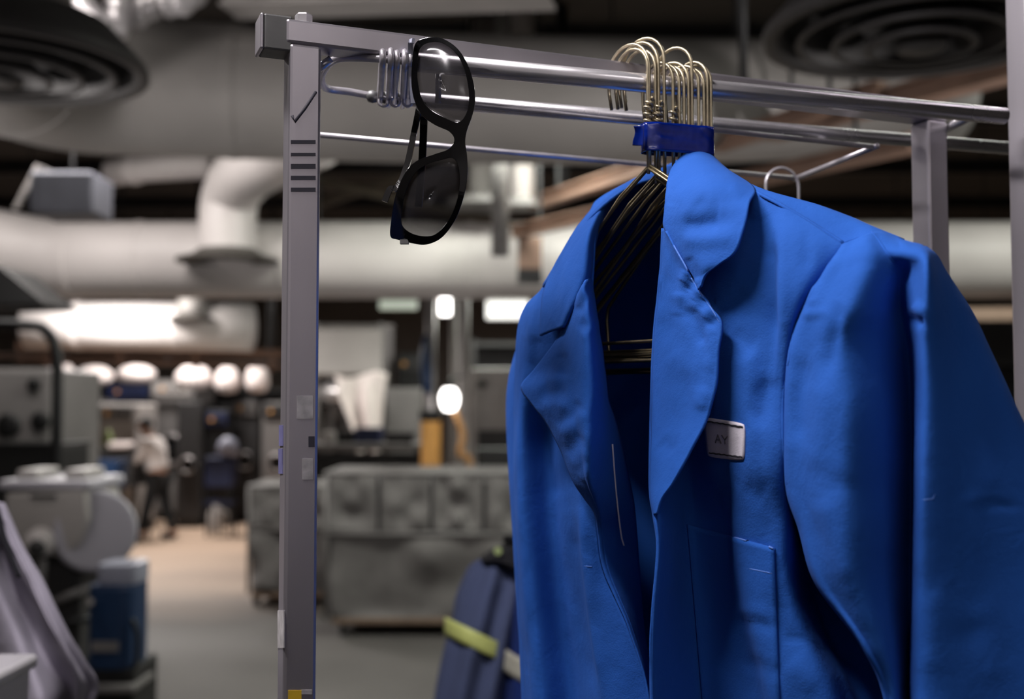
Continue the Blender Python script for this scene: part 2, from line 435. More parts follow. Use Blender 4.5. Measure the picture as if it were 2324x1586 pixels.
# branch elbow dropping onto it
YB = 8.55
rb = 0.215
top = P(520, 385, YB); bot = P(517, 586, YB)
el = catmull([P(720, 300, 7.0), P(655, 338, 7.5), P(600, 368, 8.0), P(548, 402, 8.35), P(522, 450, YB), P(517, 510, YB), bot + Vector((0, 0, 0.02))], 5)
e = WD
obj('branch_elbow', MB().tube(el, rb, 28), M_WHITEDUCT, e, smooth=True)
obj('flange', MB().lathe([(rb * 0.9, 0.09), (rb * 1.02, 0.06), (rb * 1.28, 0.02), (0.385, -0.012), (0.385, -0.03), (rb * 0.9, -0.03)], bot), M_DKFLANGE, e, smooth=False)
obj('band', MB().tube([el[15], el[16]], rb * 1.03, 28), M_WHITEDUCT, e)
obj('hanger_rod', MB().cyl(el[10] + Vector((0, 0, rb)), (el[10].x, el[10].y, 4.7), 0.01, 8), M_DKSTEEL, e)
# narrow white pipe feeding the elbow
duct('white_feed_pipe', 'short thin white pipe running level into the elbow duct', [P(250, 392, 8.9), P(330, 382, 8.8), P(480, 374, 8.62)], 0.105, M_WHITEDUCT, 20, (0.35,), seam_r=1.12, hang=[tuple(P(300, 360, 8.85))])
# second duct, farther
YD2 = 13.0
z2 = PZ(738, YD2)
FD = duct('far_white_duct', 'bright white duct behind and below the long fat duct', [Vector((PX(60, YD2), YD2, z2)), Vector((PX(350, YD2), YD2, z2 - 0.01)), Vector((PX(570, YD2), YD2, z2 - 0.03))], 0.27, M_WHITEDUCT, 30, (0.2, 0.62), seam_r=1.03, hang=[(PX(120, YD2), YD2, z2 + 0.27), (PX(540, YD2), YD2, z2 + 0.24)])
e = FD
c = Vector((PX(432, YD2 - 0.3), YD2 - 0.3, PZ(728, YD2)))
obj('takeoff_stub', MB().cyl(c + Vector((0, 0, 0)), c + Vector((0, 0, 0.26)), 0.15), M_GREYDUCT, e, smooth=True)
obj('flange', MB().lathe([(0.14, 0.05), (0.26, 0.0), (0.26, -0.02), (0.14, -0.02)], c), M_DKFLANGE, e)
# big grey duct near the top, bending towards the camera on the left
YG = 6.0
zg = PZ(205, YG)
pg = [Vector((PX(2150, YG + 0.9), YG + 0.9, zg + 0.25)), Vector((PX(1700, YG + 0.5), YG + 0.5, zg + 0.08)), Vector((PX(1200, YG + 0.2), YG + 0.2, zg)), Vector((PX(640, YG), YG, zg - 0.02)), Vector((PX(380, YG - 0.1), YG - 0.1, zg - 0.02)), Vector((PX(180, YG - 0.3), YG - 0.3, zg - 0.05)), Vector((PX(20, YG - 0.75), YG - 0.75, zg - 0.08)), Vector((PX(-140, YG - 1.4), YG - 1.4, zg - 0.1)), Vector((PX(-500, YG - 2.3), YG - 2.3, zg - 0.1))]
pg = catmull(pg, 4)
duct('grey_main_duct', 'very large dull grey round duct bending round at one end', pg, 0.35, M_GREYDUCT, 40, (0.42, 0.75), seam_r=1.012, hang=[(PX(1690, 6.3), 6.45, zg + 0.3), (PX(405, 5.9), 5.9, zg + 0.3)])
# round diffusers
def diffuser(cx, cy, Y, rad, label, zc=None):
    c = P(cx, cy, Y)
    e = empty('round_diffuser', c, label, 'air diffuser', None)
    k = rad / 0.47
    obj('outer_cone', MB().lathe([(0.2 * k, 0.20 * k), (0.36 * k, 0.15 * k), (0.47 * k, 0.03 * k), (0.475 * k, 0.0), (0.44 * k, -0.004), (0.40 * k, 0.035 * k)], c, n=48), M_DIFF, e, smooth=True, solid=0.004)
    for ro, ri, z0 in ((0.37, 0.29, -0.012), (0.265, 0.19, -0.026), (0.165, 0.095, -0.04)):
        obj('ring_vane', MB().lathe([(ri * k, (z0 + 0.075) * k), (ro * k, (z0 + 0.012) * k), (ro * k, z0 * k), ((ro - 0.02) * k, z0 * k)], c, n=48), M_DIFF, e, smooth=True, solid=0.003)
    obj('core_disc', MB().lathe([(0.001, (-0.05) * k), (0.07 * k, (-0.046) * k), (0.075 * k, -0.03 * k), (0.001, -0.02 * k)], c, n=32), M_DIFF, e, smooth=True)
    obj('throat', MB().lathe([(0.36 * k, 0.148 * k), (0.05 * k, 0.149 * k)], c, n=32), M_DKSTEEL, e)
    obj('neck', MB().cyl(c + Vector((0, 0, 0.17 * k)), (c.x, c.y, 4.7), 0.22 * k, 28), M_GREYDUCT, e, smooth=True)
diffuser(0, 158, 3.8, 0.48, 'round grey ceiling diffuser beside the bend of the big grey duct')
diffuser(2090, 80, 3.4, 0.47, 'round grey ceiling diffuser with dark rings above the rack rails')
# pale cable tray and foil ducts at the top edge
e = empty('cable_tray', P(900, 20, 5.4), 'pale flat cable tray hung high above the grey duct', 'cable tray')
ta, tb = P(520, 24, 5.6), P(1250, 2, 5.2)
obj('tray_base', MB().bar(ta, tb, 0.22, 0.02), M_MACHW, e)
for k in (-1, 1):
    o = Vector((0, k * 0.11, 0.035)); obj('tray_side', MB().bar(ta + o, tb + o, 0.012, 0.075), M_MACHW, e)
for t in (0.15, 0.8):
    q = ta.lerp(tb, t); obj('hanger_rod', MB().cyl(q, (q.x, q.y, 4.7), 0.008, 8), M_DKSTEEL, e)
def foil(name, label, pts, r):
    pts = catmull([Vector(p) for p in pts], 10)
    rs = [r * (1 + 0.10 * math.sin(i * 1.9)) for i in range(len(pts))]
    o = obj(name, MB().tube(pts, rs, 16), M_FOIL, smooth=True)
    return tag(o, label, 'flexible duct')
foil('foil_hose', 'crumpled silver foil hose hanging in a short loop beside the diffuser', [P(150, -140, 5.2), P(170, -20, 5.0), P(215, 45, 4.95), P(262, 70, 5.0), P(270, 20, 5.05), P(300, -90, 5.1)], 0.055)
foil('foil_hose', 'fat silver foil hose running level toward the cable tray', [P(240, -140, 5.2), P(285, 20, 5.15), P(350, 4, 5.15), P(430, -14, 5.15), P(470, -140, 5.2)], 0.075)
# grey box hanging by the duct on the left and a sloping strap
e = empty('duct_box', P(165, 450, 7.4), 'bluish grey metal box hung between the ducts', 'duct')
obj('casing', MB().box(tuple(P(165, 448, 7.4)), (0.40, 0.4, 0.27)), mat('bluish_grey_sheet', (112, 114, 124), 0.6, 0.1), e, bevel=0.02)
q = P(165, 410, 7.4); obj('hanger_rod', MB().cyl(q, (q.x, q.y, 4.7), 0.01, 8), M_DKSTEEL, e)
obj('strap', MB().bar(P(35, 475, 7.4), P(88, 375, 7.4), 0.05, 0.02), M_MACHW, e)
obj('bracket', MB().bar(P(88, 378, 7.4), P(165, 412, 7.4), 0.03, 0.02), M_MACHG, e)

# brown beams on the slope
def beam(label, a, b, w, h):
    e = empty('steel_beam', a, label, 'beam')
    a, b = Vector(a), Vector(b)
    obj('web', MB().bar(a, b, w * 0.3, h), M_RUST, e)
    for k in (-1, 1): obj('flange', MB().bar(a + Vector((0, 0, k * h / 2)), b + Vector((0, 0, k * h / 2)), w, h * 0.12), M_RUST, e)
    for t in (0.1, 0.9):
        q = a.lerp(b, t); obj('hanger_rod', MB().cyl(q, (q.x, q.y, 4.7), 0.012, 8), M_DKSTEEL, e)
beam('brown steel beam sloping behind the blue jacket, the lower one', P(1165, 528, 8.0), P(2080, 322, 5.0), 0.10, 0.07)
beam('brown steel beam sloping behind the blue jacket, the upper one', P(1215, 462, 8.2), P(2000, 205, 5.2), 0.10, 0.075)
beam('brown steel beam rising beside the round diffuser with dark rings', P(1750, 300, 6.2), P(2420, 120, 4.2), 0.11, 0.09)
e = empty('beam_drop_post', P(1202, 640, 8.0), 'short brown post hanging from the sloping beams with black foot', 'post')
obj('post', MB().bar(P(1202, 540, 8.0), P(1202, 612, 8.0), 0.165, 0.12, up=(0, 1, 0)), M_RUST, e)
obj('foot', MB().bar(P(1202, 612, 8.0), P(1202, 642, 8.0), 0.17, 0.13, up=(0, 1, 0)), M_DKSTEEL, e)
# hanging pipes behind the rails
def drop_pipe(label, px, y0, y1, Y, w, m, cap=None):
    r = w / 2 / F * Y
    e = empty('drop_pipe', P(px, y1, Y), label, 'pipe')
    obj('pipe', MB().cyl(P(px, y1, Y), (PX(px, Y), Y, 4.7), r, 20), m, e, smooth=True)
    if cap: obj('plate', MB().lathe([(0.001, 0.02), (cap, 0.02), (cap, -0.03), (0.001, -0.03)], P(px, y1, Y)), M_MACHG, e)
drop_pipe('wide grey pipe dropping from the ceiling between the rails', 1095, 300, 462, 8.6, 66, M_GREYDUCT, 0.28)
drop_pipe('pinkish white pipe dropping from the ceiling onto a flat plate', 1186, 318, 462, 8.2, 56, M_WHITEDUCT, 0.15)
drop_pipe('dark thin pipe dropping from the ceiling by the brown beams', 1278, 300, 420, 8.3, 26, M_DKSTEEL)
drop_pipe('small grey bell-ended pipe above the long fat duct', 1135, 500, 580, 7.6, 40, M_MACHG)
drop_pipe('dark square-looking pipe behind the top rail', 1688, -60, 190, 5.2, 20, M_DKSTEEL)
# dark roof bars that show between the ducts
for k, (a, b) in enumerate([((600, 380, 9.5), (1180, 520, 8.8)), ((700, 470, 10), (960, 390, 9)), ((740, 420, 10.5), (1250, 440, 9.5))]):
    e = tag(obj('roof_brace', MB().bar(P(*a), P(*b), 0.06), mat('brown_roof_brace_%s' % 'abc'[k], (70, 62, 50), 0.8)), ['brown roof brace sloping down behind the sunglasses', 'brown roof brace rising left of the sunglasses', 'brown roof brace running level behind the thin rail'][k], 'brace')

# ------------------------------------------------------------------ back of the hall
YC = 13.5
e = empty('conveyor_rail', P(380, 797, YC), 'brown overhead conveyor rail in front of the machines', 'rail')
ra, rb2 = P(40, 786, YC + 0.2), P(700, 806, YC - 0.2)
obj('rail', MB().bar(ra, rb2, 0.08, 0.09), M_RUST, e)
obj('lower_rail', MB().bar(ra + Vector((0, 0, -0.15)), rb2 + Vector((0, 0, -0.14)), 0.05, 0.05), M_RUST, e)
for t in (0.1, 0.36, 0.62, 0.88):
    q = ra.lerp(rb2, t); obj('hanger_rod', MB().cyl(q, (q.x, q.y, 4.7), 0.014, 8), M_DKSTEEL, e)
    obj('bracket', MB().bar(q + Vector((0, 0, 0.06)), q + Vector((0, 0, -0.2)), 0.05, 0.1, up=(0, 1, 0)), M_RUST, e)
# white sling bags on a second line
YS = 17.0
e = empty('bag_rail', P(350, 832, YS), 'dark overhead rail carrying the white sling bags', 'rail')
obj('rail', MB().bar(P(120, 822, YS), P(640, 828, YS), 0.06, 0.06), M_DKSTEEL, e)
for px in (150, 380, 610):
    q = P(px, 824, YS); obj('hanger_rod', MB().cyl(q, (q.x, q.y, 4.7), 0.014, 8), M_DKSTEEL, e)
for k, (px, py, w, h) in enumerate([(150, 850, 42, 48), (215, 852, 86, 44), (310, 848, 88, 40), (440, 856, 84, 56), (516, 862, 58, 60), (584, 858, 54, 66)]):
    c = P(px, py, YS); wx = w / F * YS; hz = h / F * YS
    e = empty('sling_bag', P(px, py + h / 2, YS), ['first', 'second', 'third', 'fourth', 'fifth', 'sixth'][k] + ' white sling bag on its rail counted from the tube arch', 'laundry bag', 'sling bags')
    obj('bag', MB().lathe([(0.02, -hz / 2), (wx * 0.34, -hz * 0.46), (wx * 0.5, -hz * 0.2), (wx * 0.47, hz * 0.15), (wx * 0.3, hz * 0.42), (0.05, hz * 0.5)], c, n=20), M_BAG, e, smooth=True)
    obj('strap', MB().cyl(c + Vector((0, 0, hz * 0.48)), (c.x, c.y, PZ(824, YS) - 0.035), 0.02, 8), M_BAG, e)

# machines
def machine(name, label, cat, px0, px1, py0, Y, depth, body, door=None, panel=None, base=None, door_m=None, knobs=0, hood=None):
    x0, x1 = PX(px0, Y), PX(px1, Y); zt = PZ(py0, Y); w = x1 - x0; cx = (x0 + x1) / 2
    e = empty(name, (cx, Y + depth / 2, 0), label, cat)
    obj('plinth', MB().box((cx, Y + depth / 2, 0.06), (w * 0.96, depth * 0.96, 0.12)), M_BLKPL, e)
    obj('cabinet', MB().box((cx, Y + depth / 2, (zt + 0.12) / 2), (w, depth, zt - 0.12)), body, e, bevel=min(0.04, w * 0.06))
    if panel:
        obj('control_panel', MB().box((cx, Y - 0.02, zt - 0.14), (w * 0.86, 0.05, 0.2)), panel, e, bevel=0.01)
        for k in range(3): obj('button', MB().cyl((cx + (k - 1) * w * 0.2, Y - 0.045, zt - 0.14), (cx + (k - 1) * w * 0.2, Y - 0.07, zt - 0.14), 0.03, 12), M_ORANGE if k == 0 else M_MACHD, e)
    if door:
        rr = door * w; c = Vector((cx, Y, zt * 0.5))
        d = obj('door_ring', MB().lathe([(rr * 0.72, -0.02), (rr * 0.78, -0.09), (rr, -0.07), (rr, 0.0)], c, 'Y', 28), M_STEEL, e, smooth=True)
        obj('door_glass', MB().lathe([(0.001, -0.075), (rr * 0.5, -0.06), (rr * 0.76, -0.03)], c, 'Y', 24), door_m or M_PANE, d, smooth=True)
        obj('handle', MB().bar(c + Vector((rr * 0.9, -0.1, -0.1)), c + Vector((rr * 0.9, -0.1, 0.12)), 0.03), M_DKSTEEL, d)
    if hood:
        obj('hood', MB().box((cx, Y + depth * 0.5, zt + hood / 2), (w * 0.7, depth * 0.6, hood), taper=0.6), body, e, bevel=0.02)
    return e
machine('washer', 'charcoal washer with round dark door at the row end by the arch', 'washing machine', 95, 205, 905, 15.5, 1.1, M_MACHD, 0.36, M_MACHG)
machine('folding_machine', 'pale box-shaped folding machine left of the bending person', 'machine', 216, 312, 915, 15.6, 0.9, M_MACHW, None, M_MACHG)
machine('washer', 'tall black washer behind the pale folding machine', 'washing machine', 235, 345, 868, 17.8, 1.2, M_BLKPL, 0.36, M_MACHN, hood=0.2)
machine('dryer', 'grey dryer standing right behind the bending person', 'dryer', 340, 440, 862, 17.6, 1.2, M_MACHG, 0.38, M_MACHW)
machine('washer', 'black washer with a grey panel just right of the person', 'washing machine', 402, 457, 912, 16.4, 1.0, M_MACHD, 0.36, None)
machine('washer', 'black washer with navy panel beside a white bottle', 'washing machine', 467, 520, 930, 16.6, 0.45, M_BLKPL, 0.36, M_MACHN)
machine('dryer', 'charcoal dryer with pale top beside the aluminium post', 'dryer', 529, 588, 905, 17.2, 1.0, M_MACHD, 0.36, M_MACHG)
machine('dryer', 'light grey dryer half hidden behind the aluminium post', 'dryer', 594, 668, 912, 17.0, 1.0, M_MACHG, 0.3, M_MACHD)
machine('washer', 'dark washer right of the aluminium post with slanted grey top', 'washing machine', 716, 775, 905, 15.0, 1.0, M_MACHD, 0.34, M_MACHG, hood=0.15)
# navy covers and pale jug beside
e = empty('detergent_jug', (PX(493, 15.9), 15.9, 0), 'white detergent jug standing on the floor before the washers', 'jug')
c = Vector((PX(493, 15.9), 15.9, 0))
obj('body', MB().lathe([(0.001, 0.0), (0.1, 0.0), (0.11, 0.03), (0.11, 0.26), (0.05, 0.36), (0.04, 0.4)], c, n=20), M_MACHW, e, smooth=True)
obj('cap', MB().lathe([(0.045, 0.4), (0.045, 0.45), (0.001, 0.45)], c, n=16), M_MACHN, e)
obj('handle', MB().tube([c + Vector((0.1, 0, 0.12)), c + Vector((0.17, 0, 0.16)), c + Vector((0.17, 0, 0.26)), c + Vector((0.09, 0, 0.3))], 0.014, 8), M_MACHW, e, smooth=True)
e = empty('work_cart', (PX(505, 15.4), 15.4, 0), 'narrow cart with a pale green bag and navy cloth before the washers', 'cart')
c = Vector((PX(505, 15.4), 15.4, 0))
for sx in (-0.16, 0.16):
    for sy in (-0.14, 0.14): obj('leg', MB().cyl(c + Vector((sx, sy, 0.0)), c + Vector((sx, sy, 1.0)), 0.015, 8), M_DKSTEEL, e)
obj('shelf', MB().box(tuple(c + Vector((0, 0, 0.45))), (0.38, 0.34, 0.03)), M_MACHN, e)
obj('top', MB().box(tuple(c + Vector((0, 0, 0.86))), (0.38, 0.34, 0.4)), M_MACHN, e, bevel=0.03)
obj('bag', MB().lathe([(0.001, 1.06), (0.12, 1.07), (0.15, 1.16), (0.11, 1.28), (0.03, 1.33)], c + Vector((0.08, 0, 0)), n=16), M_CLEARPL, e, smooth=True)
# blue tubs near the person
def tub(label, px0, px1, py0, py1, Y, m, cat='tub', lift=None):
    x0, x1 = PX(px0, Y), PX(px1, Y); zt, zb = PZ(py0, Y), PZ(py1, Y); cx = (x0 + x1) / 2; w = x1 - x0; dp = w * 0.8
    e = empty('laundry_tub', (cx, Y + dp / 2, 0), label, cat)
    c = Vector((cx, Y + dp / 2, 0))
    G = []
    for z, k in ((zb, 0.86), (zt - 0.03, 1.0), (zt - 0.03, 1.06), (zt, 1.06), (zt, 0.96), (zb + 0.05, 0.82)):
        G.append([c + Vector((i * w / 2 * k, j * dp / 2 * k, z)) for i, j in ((-1, -1), (1, -1), (1, 1), (-1, 1))])
    obj('shell', MB().grid(G, True).add(G[0], [(0, 1, 2, 3)]).add(G[-1], [(0, 1, 2, 3)]), m, e, bevel=0.01)
    if zb > 0.12:
        for i in (-1, 1):
            for j in (-1, 1): obj('leg', MB().cyl(c + Vector((i * w * 0.36, j * dp * 0.36, 0)), c + Vector((i * w * 0.36, j * dp * 0.36, zb)), 0.02, 8), M_DKSTEEL, e)
    return e
tub('deep blue laundry tub on legs in front of the person', 182, 268, 1045, 1112, 13.6, M_BLUEPLASTIC)
tub('black laundry tub on legs behind the white knob machine', 95, 180, 1030, 1100, 14.2, M_BLKPL)
e = empty('sorting_table', (PX(285, 14.6), 14.9, 0), 'charcoal sorting table the bending person reaches over', 'table')
x0, x1 = PX(222, 14.6), PX(306, 14.6); zt = PZ(1020, 14.6)
obj('tabletop', MB().box(((x0 + x1) / 2, 14.9, zt), (x1 - x0, 0.7, 0.05)), M_MACHD, e, bevel=0.01)
obj('skirt', MB().box(((x0 + x1) / 2, 14.9, zt - 0.25), (x1 - x0 - 0.06, 0.6, 0.45)), M_MACHD, e)
for i in (-1, 1):
    for j in (-1, 1): obj('leg', MB().cyl(((x0 + x1) / 2 + i * 0.26, 14.9 + j * 0.26, 0), ((x0 + x1) / 2 + i * 0.26, 14.9 + j * 0.26, zt - 0.4), 0.025, 8), M_DKSTEEL, e)
c = P(276, 1012, 14.6)
o = obj('folded_towel', MB().box((c.x, c.y, zt + 0.06), (0.26, 0.3, 0.07)), M_BAG, bevel=0.03); tag(o, 'white folded towel lying on the charcoal sorting table', 'towel')
c = P(245, 1000, 14.9)
o = obj('bottle', MB().lathe([(0.001, 0), (0.06, 0.0), (0.065, 0.02), (0.065, 0.13), (0.03, 0.18), (0.025, 0.22), (0.001, 0.22)], (c.x, c.y, zt + 0.025), n=16), M_LIMEITEM, smooth=True); tag(o, 'pale green bottle standing on the charcoal sorting table', 'bottle')

# ------------------------------------------------------------------ person bending over the table
def skin_mesh(name, verts, edges, radii, m, parent, subs=2):
    me = bpy.data.meshes.new(name + '_tmp'); me.from_pydata(verts, edges, [])
    o = bpy.data.objects.new(name + '_tmp', me); COL.objects.link(o)
    md = o.modifiers.new('skin', 'SKIN'); md.use_smooth_shade = True
    for i, r in enumerate(radii):
        me.skin_vertices[0].data[i].radius = (r if isinstance(r, tuple) else (r, r))
        me.skin_vertices[0].data[i].use_root = (i == 0)
    s = o.modifiers.new('sub', 'SUBSURF'); s.levels = subs
    bpy.context.view_layer.update()
    dg = bpy.context.evaluated_depsgraph_get()
    nm = bpy.data.meshes.new_from_object(o.evaluated_get(dg)); nm.name = name
    bpy.data.objects.remove(o)
    nm.materials.clear(); nm.materials.append(m)
    nm.polygons.foreach_set('use_smooth', [True] * len(nm.polygons))
    q = bpy.data.objects.new(name, nm); COL.objects.link(q); q.parent = parent
    return q
YP = floor_Y(1222)
per = empty('person', (PX(362, YP), YP, 0), 'person in white shirt and black trousers bending over a table', 'person')
per.scale = (0.98, 0.98, 0.98)
per.rotation_euler = (0, 0, R(-12))
# faces -x, leaning forward; joints: pelvis .. head, arms reaching to -x, legs apart
J = {'pel': (0.0, 0, 0.86), 'wst': (-0.03, 0, 1.0), 'cst': (-0.10, 0, 1.2), 'nb': (-0.15, 0, 1.36), 'nk': (-0.18, 0, 1.42), 'hd': (-0.22, 0, 1.50), 'tp': (-0.235, 0, 1.59)}
verts, edges, rad = [], [], []
def jv(p, r, frm=None):
    verts.append(p); rad.append(r); k = len(verts) - 1
    if frm is not None: edges.append((frm, k))
    return k
def limbs():
    out = []
    for s in (-1, 1):
        out.append(s)
    return out
pel = jv(J['pel'], (0.13, 0.15)); wst = jv(J['wst'], (0.115, 0.14), pel); cst = jv(J['cst'], (0.125, 0.165), wst); nb = jv(J['nb'], (0.07, 0.09), cst)
nk = jv(J['nk'], 0.052, nb); hd = jv(J['hd'], (0.088, 0.078), nk); tp = jv(J['tp'], (0.06, 0.055), hd)
nose = jv((-0.318, 0, 1.49), 0.014, hd)
for s in (-1, 1): jv((-0.21, s * 0.088, 1.5), 0.014, hd)
armpts, legpts = [], []
for s in (-1, 1):
    sh = (-0.13, s * 0.19, 1.29); elb = (-0.24 - 0.05 * s, s * 0.24, 1.06); wr = (-0.47, s * 0.19, 1.0 + 0.03 * s)
    a = jv(sh, 0.055, cst); b = jv(elb, 0.042, a); c = jv(wr, 0.029, b); armpts.append((sh, elb, wr))
    pm = jv((wr[0] - 0.06, wr[1], wr[2] - 0.012), (0.02, 0.036), c)
    for k in range(4):
        f1 = jv((wr[0] - 0.115, wr[1] + (k - 1.5) * 0.022, wr[2] - 0.02), 0.009, pm)
        jv((wr[0] - 0.15 - 0.008 * (1.5 - abs(k - 1.5)), wr[1] + (k - 1.5) * 0.024, wr[2] - 0.045), 0.008, f1)
    t1 = jv((wr[0] - 0.055, wr[1] - s * 0.05, wr[2] - 0.02), 0.011, pm); jv((wr[0] - 0.09, wr[1] - s * 0.062, wr[2] - 0.04), 0.009, t1)
    hp = (0.0, s * 0.085, 0.80); kn = (-0.02 + 0.07 * s, s * 0.11, 0.45); an = (0.0 + 0.17 * s, s * 0.12, 0.085); toe = (-0.17 + 0.17 * s, s * 0.13, 0.035)
    a = jv(hp, 0.088, pel); b = jv(kn, 0.055, a); c = jv(an, 0.038, b); jv((an[0] + 0.045, an[1], 0.045), 0.034, c); jv(toe, 0.03, c); legpts.append((hp, kn, an, toe))
skin_mesh('body', verts, edges, rad, M_SKIN, per)
verts, edges, rad = [], [], []
a = jv((0.0, 0, 0.90), (0.165, 0.18)); a1 = jv((-0.02, 0, 0.98), (0.15, 0.17), a); b = jv((-0.06, 0, 1.1), (0.145, 0.175), a1); c = jv((-0.11, 0, 1.24), (0.14, 0.18), b); jv((-0.15, 0, 1.35), (0.075, 0.11), c)
for (sh, elb, wr) in armpts:
    p = jv(sh, 0.08, c); q = jv(elb, 0.066, p); jv(tuple(Vector(elb).lerp(Vector(wr), 0.8)), 0.05, q)
skin_mesh('shirt', verts, edges, rad, M_SHIRT, per)
verts, edges, rad = [], [], []
a = jv((0.0, 0, 0.86), (0.14, 0.16))
for (hp, kn, an, toe) in legpts:
    p = jv(hp, 0.105, a); q = jv(kn, 0.078, p); jv((an[0], an[1], 0.10), 0.062, q)
skin_mesh('trousers', verts, edges, rad, M_TROUS, per)
for (hp, kn, an, toe) in legpts:
    verts, edges, rad = [], [], []
    a = jv((an[0] + 0.05, an[1], 0.05), (0.05, 0.05)); b = jv((an[0] - 0.05, an[1], 0.055), (0.055, 0.055), a); jv((toe[0] - 0.03, toe[1], 0.038), (0.038, 0.05), b)
    skin_mesh('shoe', verts, edges, rad, M_BLKCLOTH, per)
verts, edges, rad = [], [], []
a = jv((-0.15, 0, 1.46), 0.085); b = jv((-0.195, 0, 1.55), 0.104, a); jv((-0.25, 0, 1.61), 0.085, b)
skin_mesh('hair', verts, edges, rad, M_HAIR, per)
for s in (-1, 1):
    mbs = MB().lathe([(0.001, -0.012), (0.009, -0.008), (0.012, 0), (0.009, 0.008), (0.001, 0.012)], (-0.298, s * 0.03, 1.515), n=10)
    mbs.v = [v + per.location for v in mbs.v]
    obj('eye', mbs, M_PANE, per, smooth=True)
mbs = MB().bar((-0.303, -0.022, 1.452), (-0.303, 0.022, 1.452), 0.012, 0.008); mbs.v = [v + per.location for v in mbs.v]
obj('mouth', mbs, mat('lip', (120, 74, 66), 0.6), per)

# ------------------------------------------------------------------ middle: bench, white ironer, poles, lamp
YN = 11.5
e = empty('work_bench', (PX(840, YN), YN, 0), 'long grey work bench with dark underside left of the amber post', 'bench')
x0, x1 = PX(700, YN), PX(965, YN); zt = PZ(1014, YN)
obj('top', MB().box(((x0 + x1) / 2, YN + 0.3, zt), (x1 - x0, 0.7, 0.07)), M_MACHG, e, bevel=0.01)
obj('apron', MB().box(((x0 + x1) / 2, YN + 0.32, zt / 2 + 0.02), (x1 - x0 - 0.1, 0.6, zt - 0.2)), M_BLKPL, e)
for t in (0.06, 0.5, 0.94): obj('leg', MB().box((x0 + (x1 - x0) * t, YN + 0.02, zt / 2), (0.05, 0.05, zt)), M_DKSTEEL, e)
def box_item(name, label, cat, px0, px1, py0, Y, zb, m, dp=0.3, lid=None):
    x0, x1 = PX(px0, Y), PX(px1, Y); ztop = PZ(py0, Y)
    e = empty(name, ((x0 + x1) / 2, Y, zb), label, cat)
    obj('box', MB().box(((x0 + x1) / 2, Y, (zb + ztop) / 2), (x1 - x0, dp, ztop - zb), taper=1.04), m, e, bevel=0.012)
    obj('lid', MB().box(((x0 + x1) / 2, Y, ztop + 0.01), ((x1 - x0) * 1.08, dp * 1.08, 0.025)), lid or m, e, bevel=0.006)
box_item('crate', 'dark navy crate on the work bench by the white sheet', 'crate', 812, 866, 975, YN + 0.2, zt + 0.035, M_MACHN)
box_item('crate', 'black crate on the work bench beside the navy one', 'crate', 770, 808, 982, YN + 0.25, zt + 0.035, M_BLKPL)
box_item('crate', 'charcoal crate on the work bench next to the amber post', 'crate', 880, 940, 985, YN + 0.2, zt + 0.035, M_MACHD)
box_item('carton', 'small white carton standing on the work bench end', 'carton', 738, 764, 985, YN + 0.15, zt + 0.035, M_MACHW)
# flatwork ironer with white canopy, sheet draped in front
YI = 13.0
e = empty('ironer', (PX(800, YI), YI + 0.6, 0), 'white flatwork ironer with pale canopy behind the work bench', 'machine')
x0, x1 = PX(705, YI), PX(868, YI)
zc0, zc1 = PZ(732, YI), PZ(848, YI)
G = [[Vector((x, YI + dy, z)) for x in (x0, x1)] for dy, z in ((1.2, zc0 + 0.06), (0.3, zc0), (0.0, zc0 - 0.08), (-0.12, zc1), (-0.08, zc1 - 0.03))]
obj('canopy', MB().grid(G), M_MACHW, e, solid=0.03)
obj('side_frame', MB().box((x0 + 0.04, YI + 0.6, zc0 / 2), (0.08, 1.1, zc0)), M_MACHG, e, bevel=0.02)
obj('side_frame', MB().box((x1 - 0.04, YI + 0.6, zc0 / 2), (0.08, 1.1, zc0)), M_MACHG, e, bevel=0.02)
for k in range(3): obj('roller', MB().cyl((x0 + 0.08, YI + 0.2 + 0.32 * k, zc1 - 0.22), (x1 - 0.08, YI + 0.2 + 0.32 * k, zc1 - 0.22), 0.14, 20), M_STEEL, e, smooth=True)
obj('bed', MB().box(((x0 + x1) / 2, YI + 0.6, 0.6), (x1 - x0 - 0.1, 1.0, 0.9)), M_MACHD, e)
rows = [[P(760 + 120 * u, 850 + 8 * math.sin(u * 6), YI - 0.35 - 0.05 * math.sin(u * 9)) for u in (0, .2, .4, .6, .8, 1)],
        [P(772 + 100 * u, 900 + 6 * math.sin(u * 5), YI - 0.42 - 0.07 * math.sin(u * 11 + 1)) for u in (0, .2, .4, .6, .8, 1)],
        [P(800 + 66 * u, 968, YI - 0.45 - 0.06 * math.sin(u * 10 + 2)) for u in (0, .2, .4, .6, .8, 1)],
        [P(812 + 50 * u, 1030, YI - 0.44 - 0.05 * math.sin(u * 8 + 1)) for u in (0, .2, .4, .6, .8, 1)]]
tag(obj('bed_sheet', MB().grid(surf(rows, 5, 6)), M_BAG, smooth=True, solid=0.02), 'bright white bed sheet hanging from the ironer canopy', 'sheet')
machine('feeder', 'dark ironing feeder cabinet right of the white canopy', 'machine', 900, 958, 800, 13.8, 0.8, M_BLKPL, None, M_MACHD)
machine('press', 'grey press with pale round front between ironer and poles', 'machine', 875, 955, 880, 12.6, 0.7, M_MACHG, 0.34, None, door_m=M_BLKPL)
